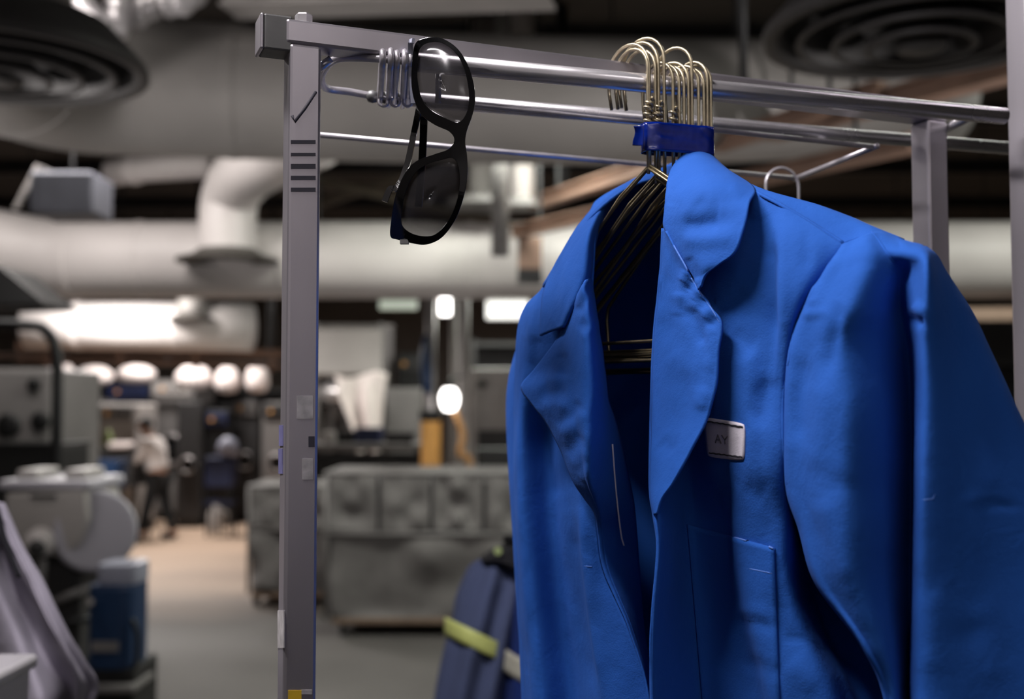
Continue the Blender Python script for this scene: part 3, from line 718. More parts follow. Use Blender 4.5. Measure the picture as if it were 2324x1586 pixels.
# poles of a stand
def pole(label, px, y0, y1, Y, w, m, foot=True):
    r = w / 2 / F * Y
    e = empty('stand_pole', (PX(px, Y), Y, 0), label, 'pole')
    obj('shaft', MB().cyl((PX(px, Y), Y, 0.0), P(px, y0, Y), r, 18), m, e, smooth=True)
    obj('foot', MB().lathe([(r * 2.4, 0), (r * 2.4, 0.03), (r * 1.2, 0.07), (r, 0.07)], (PX(px, Y), Y, 0), n=20), M_DKSTEEL, e)
    return e
PL = pole('silver pole with a blue sleeve beside the amber post', 978, 548, 1000, 10.2, 24, M_STEEL)
pole('pale pole standing behind the round white lamp', 1052, 520, 1060, 10.4, 26, M_MACHW)
pole('thin grey pole close beside the pale pole', 1030, 560, 1060, 10.6, 14, M_GREYDUCT)
q = P(965, 845, 10.0)
obj('hose_sleeve', MB().tube([P(966, 760, 10.12), P(966, 800, 10.1), P(967, 845, 10.1), P(970, 892, 10.12)], [0.02, 0.045, 0.055, 0.04], 14), M_BLUEPLASTIC, PL, smooth=True, label='dark blue hose sleeve')
e = empty('task_lamp', P(1020, 935, 9.8), 'bright white egg-shaped lamp glowing between the poles', 'lamp')
c = P(1020, 905, 9.8)
obj('bulb', MB().lathe([(0.001, -0.105), (0.05, -0.095), (0.075, -0.04), (0.078, 0.03), (0.05, 0.085), (0.001, 0.1)], c, n=24), M_LAMPW, e, smooth=True)
obj('holder', MB().cyl(c + Vector((0, 0.0, 0.09)), c + Vector((0.0, 0.0, 0.16)), 0.03, 14), M_DKSTEEL, e)
obj('arm', MB().tube([c + Vector((0, 0, 0.15)), c + Vector((0.02, 0.2, 0.2)), c + Vector((0.09, 0.5, 0.2))], 0.012, 8), M_DKSTEEL, e)
e = empty('amber_post', (PX(978, 9.7), 9.7, 0), 'amber coloured plastic guard post with black top band', 'post')
c = Vector((PX(978, 9.7), 9.7, 0))
zt0 = PZ(950, 9.7)
obj('shaft', MB().lathe([(0.001, 0), (0.085, 0), (0.085, zt0), (0.001, zt0)], c, n=20), M_ORANGE, e)
obj('band', MB().lathe([(0.087, zt0 - 0.02), (0.1, zt0), (0.1, zt0 + 0.07), (0.001, zt0 + 0.08)], c, n=20), M_BLKPL, e)
obj('base', MB().lathe([(0.17, 0), (0.17, 0.03), (0.09, 0.05)], c, n=20), M_BLKPL, e)
tag(obj('yellow_hose', MB().tube(catmull([P(1030, 930, 9.9), P(1050, 985, 9.85), P(1045, 1030, 9.8), P(1068, 1060, 9.8), Vector((PX(1075, 9.8), 9.8, 0.4)), Vector((PX(1080, 9.8), 9.8, 0.02))], 5), 0.032, 10), mat('ochre_hose_rubber', (156, 112, 62), 0.6), smooth=True), 'ochre hose curling down beside the round white lamp', 'hose')
machine('boiler_cabinet', 'white enamel cabinet with black knob beside the blue jacket', 'cabinet', 1068, 1180, 835, 10.8, 0.7, M_MACHW)
c = P(1094, 872, 10.75)
bc = [o for o in COL.objects if o.name == 'boiler_cabinet'][0]
obj('knob', MB().cyl(c, c + Vector((0, -0.09, 0)), 0.04, 16), M_BLKPL, bc, smooth=False)
obj('vent', MB().box(tuple(P(1120, 1000, 10.78)), (0.3, 0.04, 0.2)), M_MACHD, bc, bevel=0.01)
box_item('cabinet', 'low black cabinet on the floor beneath the white enamel cabinet', 'cabinet', 1085, 1170, 1022, 10.2, 0.0, M_BLKPL, 0.4)
# hanging strip lights that show green-white behind the poles
def strip(label, px0, px1, py, Y, m, h=0.07):
    a, b = P(px0, py, Y), P(px1, py, Y)
    e = empty('strip_light', a.lerp(b, 0.5), label, 'lamp')
    obj('diffuser', MB().bar(a, b, 0.12, h), m, e, bevel=0.01)
    obj('housing', MB().bar(a + Vector((0, 0, h * 0.8)), b + Vector((0, 0, h * 0.8)), 0.14, h * 0.6), M_MACHW, e)
    for t in (0.15, 0.85):
        q = a.lerp(b, t); obj('rod', MB().cyl(q + Vector((0, 0, h)), (q.x, q.y, 4.7), 0.008, 8), M_DKSTEEL, e)
strip('greenish white strip lamp hung under the long fat duct', 862, 946, 692, 15.0, M_LAMPG, 0.11)
strip('short bright lamp glowing behind the pale pole', 998, 1034, 696, 14.0, M_LAMPW, 0.2)
strip('bright lamp glowing just left of the blue jacket shoulder', 1104, 1200, 704, 13.0, M_LAMPS, 0.2)
e = empty('timber_rail', (PX(2285, 9.0), 9.0, 0), 'pale timber rail on two posts before the tall dark shelving', 'rail')
M_TIMBER = mat('pale_timber', (176, 150, 132), 0.7)
obj('rail', MB().bar(P(2150, 714, 9.0), P(2420, 712, 9.0), 0.1, 0.1), M_TIMBER, e)
for px in (2162, 2408): obj('post', MB().box((PX(px, 9.0), 9.0, PZ(716, 9.0) / 2), (0.07, 0.07, PZ(716, 9.0))), M_TIMBER, e)
# dark racks behind
def shelf_rack(label, px0, px1, py0, Y, m, n=3):
    x0, x1 = PX(px0, Y), PX(px1, Y); zt = PZ(py0, Y)
    e = empty('shelving', ((x0 + x1) / 2, Y, 0), label, 'shelf')
    for x in (x0, x1):
        for dy in (0, 0.5): obj('upright', MB().box((x, Y + dy, zt / 2), (0.05, 0.05, zt)), m, e)
    for k in range(n):
        z = 0.3 + (zt - 0.35) * k / (n - 1); obj('shelf', MB().box(((x0 + x1) / 2, Y + 0.25, z), (x1 - x0, 0.52, 0.04)), m, e)
    obj('back_panel', MB().box(((x0 + x1) / 2, Y + 0.5, zt / 2), (x1 - x0, 0.02, zt)), m, e)
shelf_rack('tall dark shelving with grey shelves behind the blue jacket', 1075, 1300, 770, 12.4, M_MACHD, 4)
shelf_rack('tall dark shelving seen past the sleeve of the blue jacket', 2120, 2420, 655, 9.8, M_MACHD, 5)
shelf_rack('long low charcoal shelving along the back wall', 40, 720, 880, 20.0, M_MACHD, 3)

# ------------------------------------------------------------------ laundry carts
def laundry_cart(label, px0, px1, py_top, py_mid, py_base, Yf, dp, nseg, seed):
    x0, x1 = PX(px0, Yf), PX(px1, Yf); w = x1 - x0; cx = (x0 + x1) / 2
    zt, zm, zb = PZ(py_top, Yf), PZ(py_mid, Yf), PZ(py_base, Yf)
    e = empty('laundry_cart', (cx, Yf + dp / 2, 0), label, 'laundry cart')
    # base board and casters
    obj('base_board', MB().box((cx, Yf + dp / 2, zb - 0.02), (w * 0.94, dp * 0.96, 0.045)), M_PLY, e, bevel=0.006)
    for i in (-1, 1):
        for j in (-1, 1):
            c = Vector((cx + i * w * 0.42, Yf + dp / 2 + j * dp * 0.4, 0.055))
            k = obj('caster', MB().cyl(c + Vector((-0.02, 0, 0)), c + Vector((0.02, 0, 0)), 0.055, 16), M_BLKPL, e)
            obj('fork', MB().box((c.x, c.y, (0.06 + zb - 0.04) / 2 + 0.02), (0.06, 0.05, max(0.02, zb - 0.1))), M_STEEL, k)
    # lower canvas sack
    rng = random.Random(seed)
    loops = []
    n = 24
    for z, k in ((zb, 0.93), (zb + 0.06, 0.95), (zb + (zm - zb) * 0.4, 0.97), (zb + (zm - zb) * 0.75, 0.985), (zm, 1.0)):
        ring = []
        for i in range(n):
            t = i / n * 4; s_ = int(t); f = t - s_
            q = [(-1, -1), (1, -1), (1, 1), (-1, 1), (-1, -1)]
            ux = q[s_][0] + (q[s_ + 1][0] - q[s_][0]) * f; uy = q[s_][1] + (q[s_ + 1][1] - q[s_][1]) * f
            sag = 0.06 * rng.uniform(-1, 1) if 0.94 < k < 0.99 else 0
            ring.append(Vector((cx + ux * w / 2 * k + sag * abs(uy) * 0.3, Yf + dp / 2 + uy * dp / 2 * k + sag, z + rng.uniform(-0.01, 0.01) * (k != 1.0))))
        loops.append(ring)
    obj('canvas_sack', MB().grid(surf(loops, 3, 5, True), True), M_CANVAS, e, smooth=True, solid=0.006)
    # frame rails
    for z, rr in ((zm, 0.02), (zt, 0.018)):
        pts = [Vector((cx + i * w / 2 * 1.01, Yf + dp / 2 + j * dp / 2 * 1.01, z)) for i, j in ((-1, -1), (1, -1), (1, 1), (-1, 1))]
        for k in range(4): obj('rail', MB().cyl(pts[k], pts[(k + 1) % 4], rr, 10), M_MACHG, e, smooth=True)
    for i in (-1, 1):
        for j in (-1, 1): obj('corner_post', MB().cyl((cx + i * w / 2 * 1.0, Yf + dp / 2 + j * dp / 2 * 1.0, zb), (cx + i * w / 2 * 1.0, Yf + dp / 2 + j * dp / 2 * 1.0, zt), 0.016, 10), M_MACHG, e, smooth=True)
    # upper canvas panels on the front, one behind each bay
    for k in range(nseg):
        xa, xb = x0 + w * (k + 0.04) / nseg, x0 + w * (k + 0.96) / nseg
        rows = []
        for jz in range(5):
            z = zm + 0.02 + (zt - zm - 0.02) * jz / 4
            rows.append([Vector((xa + (xb - xa) * u, Yf - 0.012 + 0.06 * math.sin(math.pi * u) * rng.uniform(-0.8, 1.2) * (0 < jz < 4), z + 0.012 * rng.uniform(-1, 1))) for u in (0, 0.25, 0.5, 0.75, 1)])
        obj('canvas_panel', MB().grid(surf(rows, 4, 4)), M_CANVAS, e, smooth=True, solid=0.008)
        if k: obj('divider', MB().cyl((x0 + w * k / nseg, Yf, zm), (x0 + w * k / nseg, Yf, zt), 0.01, 8), M_MACHD, e)
    obj('back_canvas', MB().box((cx, Yf + dp - 0.01, (zm + zt) / 2), (w * 0.98, 0.01, zt - zm)), M_CANVAS, e)
    for i in (-1, 1): obj('side_canvas', MB().box((cx + i * w * 0.495, Yf + dp / 2, (zm + zt) / 2), (0.01, dp * 0.96, zt - zm)), M_CANVAS, e)
    # load of linen
    rows = [[Vector((cx + (u - 0.5) * w * 0.95, Yf + 0.04 + dp * 0.9 * v, zt - 0.08 + 0.1 * math.sin(math.pi * v) + 0.04 * noise.noise(Vector((u * 5, v * 3, seed))))) for u in [i / 9 for i in range(10)]] for v in (0, .25, .5, .75, 1)]
    obj('linen_load', MB().grid(surf(rows, 3, 4)), M_CANVAS, e, smooth=True, solid=0.01)
Yc = floor_Y(1440)
laundry_cart('wide grey canvas laundry cart with four upper bays beside the blue jacket', 742, 1218, 1075, 1212, 1404, Yc, 0.8, 4, 3)
laundry_cart('narrow pale grey laundry cart standing behind the aluminium post', 568, 752, 1104, 1200, 1345, floor_Y(1372), 0.8, 2, 5)

# ------------------------------------------------------------------ left: white machine with knob, blue bin, arch
YM = 5.6
M_LIL = mat('lilac_white_enamel', (170, 167, 176), 0.45, 0, 0.06, 4)
e = empty('steam_press', (PX(120, YM), YM + 0.3, 0), 'pale grey steam press head with a round knob on its front', 'machine')
prof = []
for (x, y) in ((12, 1118), (190, 1108), (200, 1180), (180, 1240), (140, 1262), (60, 1262), (22, 1230), (10, 1160)): prof.append((x, y))
front = [P(x, y, YM) for x, y in prof]; back = [p + Vector((0, 0.5, 0)) for p in front]
obj('head', MB().add(front + back, [tuple(range(8))] + [tuple(range(15, 7, -1))] + [(i, (i + 1) % 8, (i + 1) % 8 + 8, i + 8) for i in range(8)]), M_MACHW, e, bevel=0.015)
obj('top_cover', MB().box(tuple(P(100, 1100, YM) + Vector((0, 0.25, 0))), (0.45, 0.52, 0.045)), M_LIL, e, bevel=0.015)
for px in (40, 150): obj('cap_block', MB().box(tuple(P(px, 1080, YM) + Vector((0, 0.25, 0))), (0.1, 0.3, 0.05)), M_MACHW, e, bevel=0.012)
obj('slot', MB().box(tuple(P(98, 1126, YM - 0.005)), (0.12, 0.02, 0.018)), M_MACHD, e)
c = P(98, 1228, YM)
kn = obj('knob', MB().lathe([(0.001, -0.10), (0.045, -0.098), (0.068, -0.07), (0.072, -0.03), (0.06, 0.0)], c, 'Y', 24), mat('knob_white', (214, 208, 206), 0.35), e, smooth=True)
obj('knob_hub', MB().lathe([(0.001, -0.125), (0.034, -0.122), (0.042, -0.09)], c + Vector((0.01, 0, -0.02)), 'Y', 16), M_MACHD, kn, smooth=True)
obj('drum_cover', MB().tube([P(215, 1205, YM + 0.08), P(215, 1205, YM + 0.52)], 0.205, 32), M_LIL, e, smooth=False, bevel=0.03)
obj('drum_rim', MB().tube([P(214, 1205, YM + 0.05), P(214, 1205, YM + 0.1)], 0.185, 32), M_LIL, e)
obj('column', MB().box((PX(110, YM), YM + 0.3, PZ(1262, YM) / 2), (0.24, 0.3, PZ(1262, YM))), M_MACHD, e, bevel=0.02)
obj('lever', MB().cyl(P(96, 1270, YM - 0.05), P(92, 1345, YM - 0.05), 0.022, 12), M_MACHG, e, smooth=True)
obj('foot_plate', MB().box((PX(110, YM), YM + 0.3, 0.03), (0.5, 0.6, 0.06)), M_MACHD, e, bevel=0.01)
for k, (a, b) in enumerate([((110, 1370), (210, 1330)), ((130, 1420), (215, 1400)), ((100, 1450), (180, 1480))]):
    obj('linkage', MB().cyl(P(*a, YM - 0.02), P(*b, YM + 0.05), 0.02, 10), [M_MACHG, M_DKSTEEL, M_DKSTEEL][k], e, smooth=True)
# blue bin with cloudy lid on a black trolley
YBn = 5.15
e = empty('chemical_bin', (PX(255, YBn), YBn + 0.15, 0), 'dark blue plastic drum with cloudy lid on a black trolley', 'drum')
def rr_prism(cx, cy, w, d, z0, z1, k=1.0):
    G = []
    for z, s_ in ((z0, 0.97 * k), (z0 + 0.02, 1.0 * k), (z1 - 0.02, 1.0), (z1, 0.97)):
        ring = []
        for i in range(24):
            a = 2 * math.pi * i / 24; ca, sa = math.cos(a), math.sin(a)
            ring.append(Vector((cx + math.copysign(abs(ca) ** 0.55, ca) * w / 2 * s_, cy + math.copysign(abs(sa) ** 0.55, sa) * d / 2 * s_, z)))
        G.append(ring)
    m_ = MB().grid(G, True); n0 = len(m_.v)
    m_.add(G[0], [tuple(range(23, -1, -1))]); m_.add(G[-1], [tuple(range(24))])
    return m_
cx = PX(252, YBn)
z1, z0 = PZ(1330, YBn), PZ(1520, YBn)
obj('drum', rr_prism(cx, YBn + 0.15, 0.215, 0.3, z0, z1), M_BLUEPLASTIC, e, smooth=False)
obj('lid', rr_prism(cx + 0.02, YBn + 0.15, 0.19, 0.26, z1, PZ(1285, YBn)), M_CLEARPL, e)
obj('cap', MB().cyl(P(205, 1365, YBn - 0.01), P(205, 1365, YBn - 0.05), 0.016, 12), M_MACHW, e)
obj('label_plate', MB().box(tuple(P(238, 1467, YBn - 0.006)), (0.12, 0.01, 0.045)), M_MACHG, e)
obj('handle', MB().tube(catmull([P(300, 1405, YBn), P(312, 1440, YBn), P(310, 1500, YBn), P(300, 1520, YBn)], 4), 0.012, 8), M_BLKPL, e, smooth=True)
obj('trolley_box', MB().box((PX(235, YBn), YBn + 0.2, (z0 + 0.12) / 2), (0.3, 0.36, z0 - 0.12)), M_BLKPL, e, bevel=0.02)
obj('trolley_shelf', MB().box(tuple(P(245, 1560, YBn) + Vector((0, 0.1, 0))), (0.26, 0.3, 0.03)), M_MACHG, e, bevel=0.008)
for i in (-1, 1):
    for j in (0, 1): obj('wheel', MB().cyl((PX(235, YBn) + i * 0.11, YBn + 0.07 + j * 0.25, 0.06), (PX(235, YBn) + i * 0.14, YBn + 0.07 + j * 0.25, 0.06), 0.06, 16), M_BLKPL, e)
# black arch tube and hood at the left edge, beige machine behind
YA = 7.0
e = empty('arch_frame', (PX(60, YA), YA, 0), 'black bent tube arch standing at the end of the machine row', 'frame')
ap = [Vector((PX(-160, YA), YA, 0)), P(-160, 760, YA), P(-120, 738, YA), P(60, 738, YA), P(105, 752, YA), P(128, 800, YA), P(130, 900, YA), Vector((PX(130, YA), YA, 0))]
obj('arch', MB().tube([ap[0]] + catmull(ap[1:-1], 6) + [ap[-1]], 0.034, 14), M_DKSTEEL, e, smooth=True)
obj('cross_bar', MB().cyl(P(-160, 810, YA), P(130, 806, YA), 0.018, 10), M_RUST, e)
for px in (-160, 130): obj('foot', MB().lathe([(0.1, 0), (0.1, 0.02), (0.04, 0.04)], (PX(px, YA), YA, 0), n=16), M_DKSTEEL, e)
e = empty('extraction_hood', P(20, 690, 6.4), 'black slanted extraction hood above the bent tube arch', 'hood')
hv = [P(-180, 560, 6.4), P(0, 604, 6.4), P(106, 690, 6.4), P(-180, 694, 6.4)]
obj('hood', MB().add(hv + [p + Vector((0, 0.5, 0)) for p in hv], [(0, 1, 2, 3), (7, 6, 5, 4), (0, 4, 5, 1), (1, 5, 6, 2), (2, 6, 7, 3), (3, 7, 4, 0)]), M_BLKPL, e, bevel=0.01)
q = P(-60, 600, 6.65); obj('stack_pipe', MB().cyl(q + Vector((0, 0, -0.05)), (q.x, q.y, 4.7), 0.09, 18), M_DKSTEEL, e, smooth=True)
machine('tumble_dryer', 'beige tumble dryer with dark portholes behind the tube arch', 'dryer', -60, 116, 835, 8.2, 1.0, M_MACHG, None)
td = [o for o in COL.objects if o.name == 'tumble_dryer'][0]
for px, py, rr in ((78, 872, 0.05), (92, 955, 0.07), (20, 965, 0.09)):
    c = P(px, py, 8.2); obj('porthole', MB().lathe([(0.001, -0.02), (rr * 0.8, -0.03), (rr, -0.01), (rr, 0.01)], c, 'Y', 18), M_BLKPL, td, smooth=True)
box_item('stool_box', 'black supply box on the floor before the beige dryer', 'box', 20, 170, 1010, 7.8, 0.0, M_BLKPL, 0.5)

# ------------------------------------------------------------------ garment hung low behind the blue jacket
YV = 2.35
e = empty('coat_stand', (PX(1362, YV), YV, 0), 'black coat stand hidden mostly behind the blue jacket', 'coat stand')
sx = PX(1362, YV)
obj('post', MB().cyl((sx, YV, 0.02), (sx, YV, 1.52), 0.014, 14), M_DKSTEEL, e, smooth=True)
obj('cross_bar', MB().cyl((sx - 0.2, YV, 1.45), (sx + 0.2, YV, 1.45), 0.01, 12), M_DKSTEEL, e, smooth=True)
obj('foot_ring', MB().lathe([(0.22, 0), (0.22, 0.02), (0.014, 0.04), (0.001, 0)], (sx, YV, 0), n=24), M_DKSTEEL, e)
e = empty('reflective_jacket', (sx, YV, 0.75), 'faded navy work jacket with lime and silver reflective bands', 'jacket')
def ringsurf(specs, n=20, nv=6, folds=0.0, seed=0):
    """specs: (center Vector, rx, ry, tilt)"""
    rows = []
    for c, rx, ry in specs:
        ring = []
        for i in range(n):
            a = 2 * math.pi * i / n
            k = 1 + folds * noise.noise(Vector((math.cos(a) * 2.5, math.sin(a) * 2.5, seed + c.z * 1.5)))
            ring.append(Vector(c) + Vector((math.cos(a) * rx * k, math.sin(a) * ry * k, 0)))
        rows.append(ring)
    return surf(rows, 2, nv, True)
def pv(px, py, dy=0.0): return P(px, py, YV + dy)
torso = [(pv(1362, 1262), 0.05, 0.045), (pv(1362, 1285), 0.15, 0.07), (pv(1362, 1320), 0.19, 0.10), (pv(1362, 1500), 0.20, 0.12), (pv(1362, 1700), 0.2, 0.125), (pv(1362, 1990), 0.21, 0.13)]
obj('body', MB().grid(ringsurf(torso, folds=0.18, seed=4), True), M_ROYALWORK, e, smooth=True, solid=0.003)
slv = [((1098, 1262), (1150, 1262), 0.02), ((1066, 1282), (1180, 1280), 0.045), ((1048, 1315), (1190, 1320), 0.06), ((1032, 1360), (1186, 1370), 0.065), ((1024, 1410), (1176, 1425), 0.07), ((1010, 1460), (1168, 1480), 0.07), ((996, 1520), (1160, 1535), 0.07), ((984, 1590), (1152, 1600), 0.07), ((972, 1700), (1140, 1710), 0.065), ((975, 1850), (1120, 1860), 0.06)]
rows = []
for ri, (l_, r_, dp) in enumerate(slv):
    ring = []
    for i in range(28):
        a = 2 * math.pi * i / 28
        t = 0.5 - 0.5 * math.cos(a)
        px, py = l_[0] + (r_[0] - l_[0]) * t, l_[1] + (r_[1] - l_[1]) * t
        fold = 1 + (0.30 * math.sin(t * 15 + ri * 0.35) * (0.4 + 0.6 * t) if ri else 0)
        ring.append(P(px, py, YV - math.sin(a) * dp * fold))
    rows.append(ring)
sg = surf(rows, 2, 5, True)
sv = obj('sleeve', MB().grid(sg, True), M_NAVYWORK, e, smooth=True, solid=0.003)
def band(rx0, rx1, c0, c1, m, name, w=0.038, tiltx=0.0):
    rows = []
    for k in range(3):
        ring = []
        for i in range(32):
            a = 2 * math.pi * i / 32
            ring.append(Vector(c0).lerp(Vector(c1), 0.5) + Vector((math.cos(a) * rx0, math.sin(a) * rx1, (k - 1) * w / 2 - tiltx * math.cos(a) * rx0)))
        rows.append(ring)
    return MB().grid(surf(rows, 1, 2, True), True)
rows = []
for ri, (l_, r_, dp) in enumerate(slv):
    rows.append([Vector((2 * PX(1362, YV) - p_.x, p_.y, p_.z)) for p_ in [sg[min(ri * 5, len(sg) - 1)][q_] for q_ in range(0, len(sg[0]), 2)]])
obj('sleeve', MB().grid(surf(rows, 2, 4, True), True), M_NAVYWORK, e, smooth=True, solid=0.003)
bl_ = []
for k in range(4):
    ring = []
    for i in range(28):
        a = 2 * math.pi * i / 28; t = 0.5 - 0.5 * math.cos(a)
        px, py = 1012 + (1152 - 1012) * t, 1400 + 68 * t + k * 13.5
        ring.append(P(px - 4 + 8 * t, py, YV - math.sin(a) * 0.082))
    bl_.append(ring)
obj('lime_band', MB().grid(bl_, True), M_LIME, sv, smooth=True, solid=0.003, label='lime reflective band')
obj('silver_band', band(0.212, 0.138, pv(1362, 1562), pv(1362, 1562), M_SILVER, 'silver_band', 0.045, 0.35), M_SILVER, e, smooth=True, solid=0.003, label='silver reflective band')
obj('collar', MB().tube(arc(pv(1240, 1262), 0.075, R(200), R(340), (1, 0, 0), (0, 1, 0), 10), 0.026, 12), M_BLKCLOTH, e, smooth=True, label='black collar')
obj('shoulder_flap', MB().grid(surf([[pv(1092, 1262, 0.02), pv(1130, 1240, 0.03), pv(1180, 1232, 0.03), pv(1240, 1240, 0.03)], [pv(1092, 1272, -0.05), pv(1130, 1262, -0.07), pv(1180, 1276, -0.075), pv(1240, 1290, -0.07)], [pv(1120, 1276, -0.07), pv(1140, 1275, -0.09), pv(1180, 1290, -0.1), pv(1240, 1305, -0.1)]], 4, 4)), M_BLKCLOTH, e, smooth=True, solid=0.003)
obj('snap_button', MB().cyl(pv(1130, 1250, -0.075), pv(1130, 1250, -0.085), 0.008, 12), M_LIMEITEM, e)

# ------------------------------------------------------------------ pale cloth near the left edge
YL = 1.55
e = empty('side_stand', (PX(-130, YL), YL, 0), 'grey upright stand just beyond the pale draped cloth', 'stand')
xs_ = PX(-130, YL)
obj('post', MB().cyl((xs_, YL, 0.02), (xs_, YL, PZ(1105, YL)), 0.016, 14), M_GREYDUCT, e, smooth=True)
obj('arm', MB().cyl((xs_, YL, PZ(1110, YL)), P(-20, 1130, YL), 0.012, 12), M_GREYDUCT, e, smooth=True)
obj('foot', MB().lathe([(0.12, 0), (0.12, 0.025), (0.016, 0.04), (0.001, 0)], (xs_, YL, 0), n=20), M_DKSTEEL, e)
rows = []
#        left edge .. right edge; a folded length of cloth that slopes down to a rolled end
spec = [((-170, 1130), (-110, 1120), (-70, 1118), (-40, 1122), (-20, 1128), (-8, 1150)),
        ((-160, 1250), (-90, 1230), (-45, 1205), (-8, 1200), (15, 1195), (34, 1240)),
        ((-140, 1370), (-70, 1340), (-15, 1310), (22, 1305), (55, 1285), (82, 1330)),
        ((-110, 1480), (-40, 1455), (25, 1420), (68, 1410), (102, 1385), (130, 1425)),
        ((-80, 1580), (0, 1555), (65, 1520), (112, 1505), (150, 1475), (178, 1510)),
        ((-60, 1650), (20, 1630), (90, 1590), (142, 1560), (176, 1545), (204, 1556)),
        ((-50, 1700), (30, 1690), (105, 1640), (152, 1605), (178, 1595), (196, 1590))]
dd = (0.10, 0.02, -0.035, 0.05, -0.02, 0.03)
for i, r in enumerate(spec): rows.append([P(x, y, YL + dd[k] * (0.6 + 0.1 * i) - 0.03 * math.sin(i * 1.1 + k)) for k, (x, y) in enumerate(r)])
G = wrinkle(surf(rows, 8, 8), 0.006, 14, 2.0)
dr = empty('draped_cloth', P(0, 1690, YL), 'pale lilac white cloth draped over the grey upright stand', 'cloth')
obj('cloth', MB().grid(G), M_WHITECLOTH, dr, smooth=True, solid=0.006)
ed = [G[i][-1] for i in range(0, len(G), 2)]
obj('rolled_hem', MB().tube(ed, 0.011, 12), M_WHITECLOTH, dr, smooth=True)
ed2 = [P(x, y, YL - 0.03) for x, y in ((-24, 1132), (-4, 1165), (8, 1215), (28, 1270), (44, 1310))]
obj('black_trim', MB().tube(catmull(ed2, 4), 0.004, 8), M_BLKCLOTH, dr, smooth=True)
# white plastic tub corner at the very bottom left
YK = 1.33
cxk = PX(-88, YK)
e = empty('plastic_crate', (cxk, YK, 0), 'glossy white plastic crate on a trolley under the draped cloth', 'crate')
M_GLOSSW = mat('glossy_white_plastic', (190, 187, 190), 0.25, 0, 0.04, 4)
zc = PZ(1532, YK)
obj('shell', MB().box((cxk, YK, zc - 0.16), (0.085, 0.2, 0.32), taper=1.1), M_GLOSSW, e, bevel=0.015)
obj('rim', MB().box((cxk, YK, zc - 0.008), (0.1, 0.23, 0.018)), M_GLOSSW, e, bevel=0.006)
obj('trolley', MB().box((cxk, YK, (zc - 0.32 + 0.08) / 2), (0.085, 0.2, zc - 0.32 - 0.08)), M_MACHD, e)
for i in (-1, 1):
    for j in (-1, 1): obj('wheel', MB().cyl((cxk + i * 0.03 - 0.01, YK + j * 0.08, 0.042), (cxk + i * 0.03 + 0.01, YK + j * 0.08, 0.042), 0.042, 14), M_BLKPL, e)

# ================================================================== the clothes rack
AD = R(22.0)
DA = Vector((math.cos(AD), math.sin(AD), 0))          # along the rack, to the right and away
NA = Vector((-math.sin(AD), math.cos(AD), 0))         # across the rack, away
T = 0.0222                                             # tube size
post0 = P(682, 600, 0.785)
post0 = Vector((post0.x, post0.y, 0))
rack = empty('clothes_rack', (post0.x, post0.y, 0), 'square tube aluminium clothes rack holding the hangers and sunglasses', 'clothes rack')
def sq(a, b, w=T, h=None):
    a, b = Vector(a), Vector(b)
    mb = MB()
    t = (b - a).normalized()
    h = h or w
    if abs(t.z) > 0.9: s1, s2 = DA, NA
    else: s2 = Vector((0, 0, 1)); s1 = t.cross(s2).normalized()
    vs = []
    for p in (a, b):
        for i, j in ((-1, -1), (1, -1), (1, 1), (-1, 1)): vs.append(p + s1 * (i * w / 2) + s2 * (j * h / 2))
    return mb.add(vs, [(0, 1, 2, 3), (7, 6, 5, 4), (0, 4, 5, 1), (1, 5, 6, 2), (2, 6, 7, 3), (3, 7, 4, 0)])
zA = PZ(82, 0.775)                                     # height of top rail axis
pp = obj('post', sq(post0, (post0.x, post0.y, zA + T / 2 - 0.017)), M_ALU, rack, bevel=0.0022)
LEN = 0.555
def along(s, z, across=0.0): return Vector((post0.x, post0.y, 0)) + DA * s + NA * across + Vector((0, 0, z))
post2 = along(LEN, 0)
obj('post', sq((post2.x, post2.y, 0), (post2.x, post2.y, zA + T / 2 - 0.017)), M_ALU, rack, bevel=0.0022)
RH = 0.0170
zR = zA + (T - RH) / 2
obj('top_rail', sq(along(-T * 0.62, zR), along(LEN + T / 2, zR), T, RH), M_ALU, rack, bevel=0.002)
br = obj('corner_bracket', sq(along(-0.0285, zA + 0.0006, 0.001), along(-0.0090, zA + 0.0006, 0.001), 0.0225, 0.0245), M_DKBRACKET, rack, bevel=0.0012)
obj('end_cap', sq(along(-0.031, zA + 0.0006, 0.001), along(-0.0285, zA + 0.0006, 0.001), 0.0228, 0.0248), M_ALU, br, bevel=0.001)
bc0 = along(0.0005, zA + T / 2)
bolt = MB().lathe([(0.0062, 0.0), (0.0062, 0.0065), (0.0052, 0.0078), (0.0001, 0.008)], bc0, n=6)
obj('bolt', bolt, M_CHROME, rack)
# thin lower rails
zE = PZ(200, 0.79)
er = 0.0023
obj('side_rail', MB().cyl(along(0.098, zE), along(LEN - 0.06, zE), er, 12), M_GALV, rack, smooth=True)
obj('drop_rod', MB().cyl(along(0.1, zE - 0.002), along(0.1, zA + T / 2 - 0.016), er, 10), M_GALV, rack, smooth=True)
obj('side_rail', MB().cyl(along(0.03, zE, 0.137), along(LEN - 0.04, zE, 0.137), er, 12), M_GALV, rack, smooth=True)
obj('cross_rail', MB().cyl(along(0.004, zE, T / 2 - 0.002), along(0.03, zE, 0.137), er, 12), M_GALV, rack, smooth=True)
obj('cross_rail', MB().cyl(along(LEN - 0.06, zE, -0.004), along(LEN - 0.04, zE, 0.141), er * 1.1, 12), M_GALV, rack, smooth=True)
